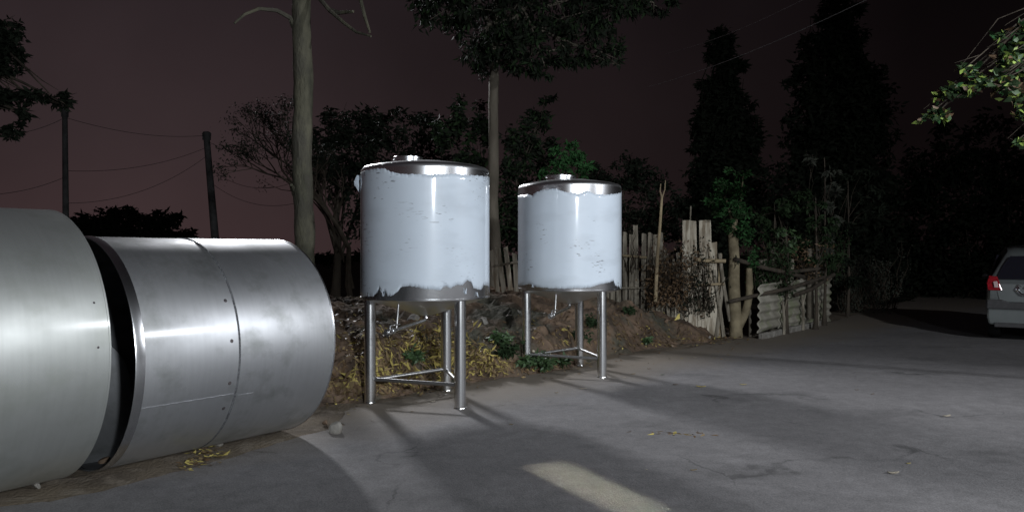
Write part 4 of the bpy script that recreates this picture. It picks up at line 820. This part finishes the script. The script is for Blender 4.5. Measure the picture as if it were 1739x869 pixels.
weed(1385, 548, .18, 'dim weed near the far end of the corrugated sheet', 110, 12, 'leaf_mid')

# ---------------------------------------------------------------- parked car
def car():
    hd = R(36); fw = Vector((math.sin(hd), math.cos(hd), 0)); rt_ = Vector((math.cos(hd), -math.sin(hd), 0)); corner = Vector((8.28, 12.95, 0)); org = corner + rt_ * .86
    root = empty('parked_car', org, -hd); tag(root, 'silver hatchback seen from behind, parked at the right picture edge', 'car')
    paint = mat('silver_paint', (.27, .30, .30), (.24, .27, .27), 3, .32, .65); paint.node_tree.nodes['Principled BSDF'].inputs['Coat Weight'].default_value = .5
    clad = mat('grey_cladding', (.055, .055, .058), (.04, .04, .042), 20, .6)
    glass = mat('dark_glass', (.012, .012, .018), None, rough=.06, spec=.6); red = mat('red_lens', (.36, .015, .025), (.22, .01, .015), 30, .15); clear = mat('clear_lens', (.55, .42, .42), None, rough=.12); chrome = mat('chrome', (.8, .8, .82), None, rough=.08, metal=1)
    plate = mat('plate_white', (.5, .5, .5), None, rough=.5)
    # cross-sections from tail to nose: y, half width at sill / belt / roof, z sill, belt, roof
    S = [(.0, .70, .79, .79, .50, .62, .96, .97), (.06, .78, .83, .80, .34, .60, 1.0, 1.04), (.17, .81, .855, .69, .27, .62, 1.02, 1.27), (.34, .82, .865, .60, .25, .62, 1.03, 1.50), (.52, .825, .868, .575, .245, .62, 1.03, 1.60), (.85, .83, .87, .60, .24, .62, 1.03, 1.645), (1.3, .83, .875, .66, .23, .62, 1.02, 1.665), (2.1, .83, .875, .66, .23, .62, 1.0, 1.64), (2.7, .83, .87, .62, .23, .62, .98, 1.50), (3.25, .83, .86, .66, .24, .60, .96, 1.02), (3.8, .80, .84, .66, .26, .58, .86, .90), (4.1, .72, .76, .60, .28, .55, .76, .79), (4.2, .60, .64, .5, .34, .52, .66, .68)]
    b = MB(); rows = []
    for y, ws, wb, wr, zs, zm, zb, zr in S:
        half = [(0, zs), (ws * .85, zs), (ws, zs + .06), (wb, zm), (wb * .985, zb - .04), (wb * .965, zb), (wr + (wb - wr) * .12, zb + (zr - zb) * .80), (wr * .95, zb + (zr - zb) * .95), (wr * .75, zr), (0, zr + .012)]
        rows.append([Vector((x, y, z)) for x, z in half] + [Vector((-x, y, z)) for x, z in half[-2:0:-1]])
    n = len(rows[0]); vs = [p for r_ in rows for p in r_]; fs = [(i * n + k, i * n + (k + 1) % n, (i + 1) * n + (k + 1) % n, (i + 1) * n + k) for i in range(len(rows) - 1) for k in range(n)]
    fs += [tuple(range(n))[::-1], tuple((len(rows) - 1) * n + k for k in range(n))]; b.add(vs, fs); body = b.build('body', paint, root)
    def quad(nm, pts, t, m, parent=root, bev=.008, nrm=Vector((0, -1, 0))):
        k = len(pts); q = MB(); pts = [Vector(p) for p in pts]; q.add([p + nrm * t for p in pts] + [p - nrm * .03 for p in pts], [tuple(range(k)), tuple(range(2 * k - 1, k - 1, -1))] + [(i, i + k, (i + 1) % k + k, (i + 1) % k) for i in range(k)]); return q.build(nm, m, parent, False, bev)
    # rear window follows the slope from (y .07, z 1.06) to (y .30, z 1.55)
    nr_ = Vector((0, -.9, .42)).normalized()
    def rw(x, z): return Vector((x, .035 + max(0, z - 1.04) * .50, z))
    quad('rear_window', [rw(-.70, 1.07), rw(.70, 1.07), rw(.62, 1.28), rw(.50, 1.47), rw(-.50, 1.47), rw(-.62, 1.28)], .018, glass, nrm=nr_)
    tg = quad('tailgate', [(-.64, -.005, .68), (.64, -.005, .68), (.68, -.005, .86), (.68, .0, 1.0), (-.68, .0, 1.0), (-.68, -.005, .86)], .012, paint)
    quad('number_plate', [(-.24, -.018, .74), (.24, -.018, .74), (.24, -.018, .86), (-.24, -.018, .86)], .006, plate, tg, .002)
    q = MB(); q.tube([(-.36, -.03, .98), (-.40, -.035, .90), (-.34, -.035, .82), (-.26, -.03, .80)], [.03, .034, .03, .02], 8); q.build('chrome_trim', chrome, tg)
    q = MB(); q.tube([(-.30, -.03, .93), (.30, -.03, .93)], .016, 8); q.build('handle_bar', chrome, tg)
    bp = quad('bumper', [(-.80, -.045, .29), (.80, -.045, .29), (.83, -.045, .42), (.82, -.045, .56), (-.82, -.045, .56), (-.83, -.045, .42)], .03, paint, bev=.03)
    quad('bumper_cladding', [(-.835, -.03, .555), (.835, -.03, .555), (.83, -.03, .72), (.6, -.03, .72), (.5, -.03, .68), (-.5, -.03, .68), (-.6, -.03, .72), (-.83, -.03, .72)], .03, clad, bp, .02)
    quad('lower_valance', [(-.72, -.03, .25), (.72, -.03, .25), (.72, -.03, .33), (-.72, -.03, .33)], .06, clad, bp, .01)
    for s in (-1, 1):
        tl = quad('tail_light', [(s * .60, -.01, .88), (s * .815, .0, .88), (s * .835, .03, 1.0), (s * .80, .045, 1.13), (s * .68, .03, 1.12), (s * .64, .0, 1.0)] [::s], .03, red, bev=.012)
        quad('reversing_lamp', [(s * .655, -.04, .93), (s * .72, -.04, .93), (s * .735, -.035, 1.03), (s * .68, -.035, 1.04)][::s], .012, clear, tl, .004)
        for yy in (.72, 3.3):
            q = MB(); q.lathe([(.20, -.09), (.29, -.10), (.315, -.07), (.32, 0), (.315, .07), (.29, .10), (.20, .09)], 32, True); wl = q.build('wheel', M['black'], root); wl.rotation_euler = (0, R(90), 0); wl.location = (s * .75, yy, .32)
            q = MB(); q.lathe([(.001, -.06 * s), (.06, -.075 * s), (.10, -.05 * s), (.19, -.07 * s), (.20, -.085 * s)][::1], 24)
            for a in range(5): q.tube([(.04 * math.cos(a * 1.257), .04 * math.sin(a * 1.257), -.08 * s), (.19 * math.cos(a * 1.257), .19 * math.sin(a * 1.257), -.085 * s)], .018, 6)
            q.build('rim', chrome, wl)
        for a, c_, nm in ((.55, 1.28, 'side_window'), (1.36, 2.55, 'side_window')):
            wx = lambda z: s * (.855 - (z - 1.03) * .31)
            quad(nm, [Vector((wx(1.06), a, 1.06)), Vector((wx(1.06), c_, 1.06)), Vector((wx(1.5), c_ - (.4 if c_ > 2 else .02), 1.50)), Vector((wx(1.5), a + .06, 1.50))][::-s], .004, glass, nrm=Vector((s * .95, 0, .3)).normalized())
        q = MB(); q.lathe([(.001, -.05), (.06, -.045), (.09, 0), (.06, .05), (.001, .055)], 12); mi = q.build('mirror', paint, root); mi.location = (s * .97, 2.45, 1.06)
        quad('headlight', [(s * .35, 4.13, .62), (s * .62, 4.06, .62), (s * .66, 3.98, .76), (s * .40, 4.06, .76)][::-s], .05, clear, nrm=Vector((0, 1, .1)).normalized())
    quad('windscreen', [(-.70, 3.22, 1.04), (-.58, 2.72, 1.47), (.58, 2.72, 1.47), (.70, 3.22, 1.04)], .03, glass, nrm=Vector((0, .66, .75)))
    q = MB(); q.tube([(.45, -.02, .26), (.45, -.09, .25)], .025, 12); q.build('exhaust', chrome, root)
car()
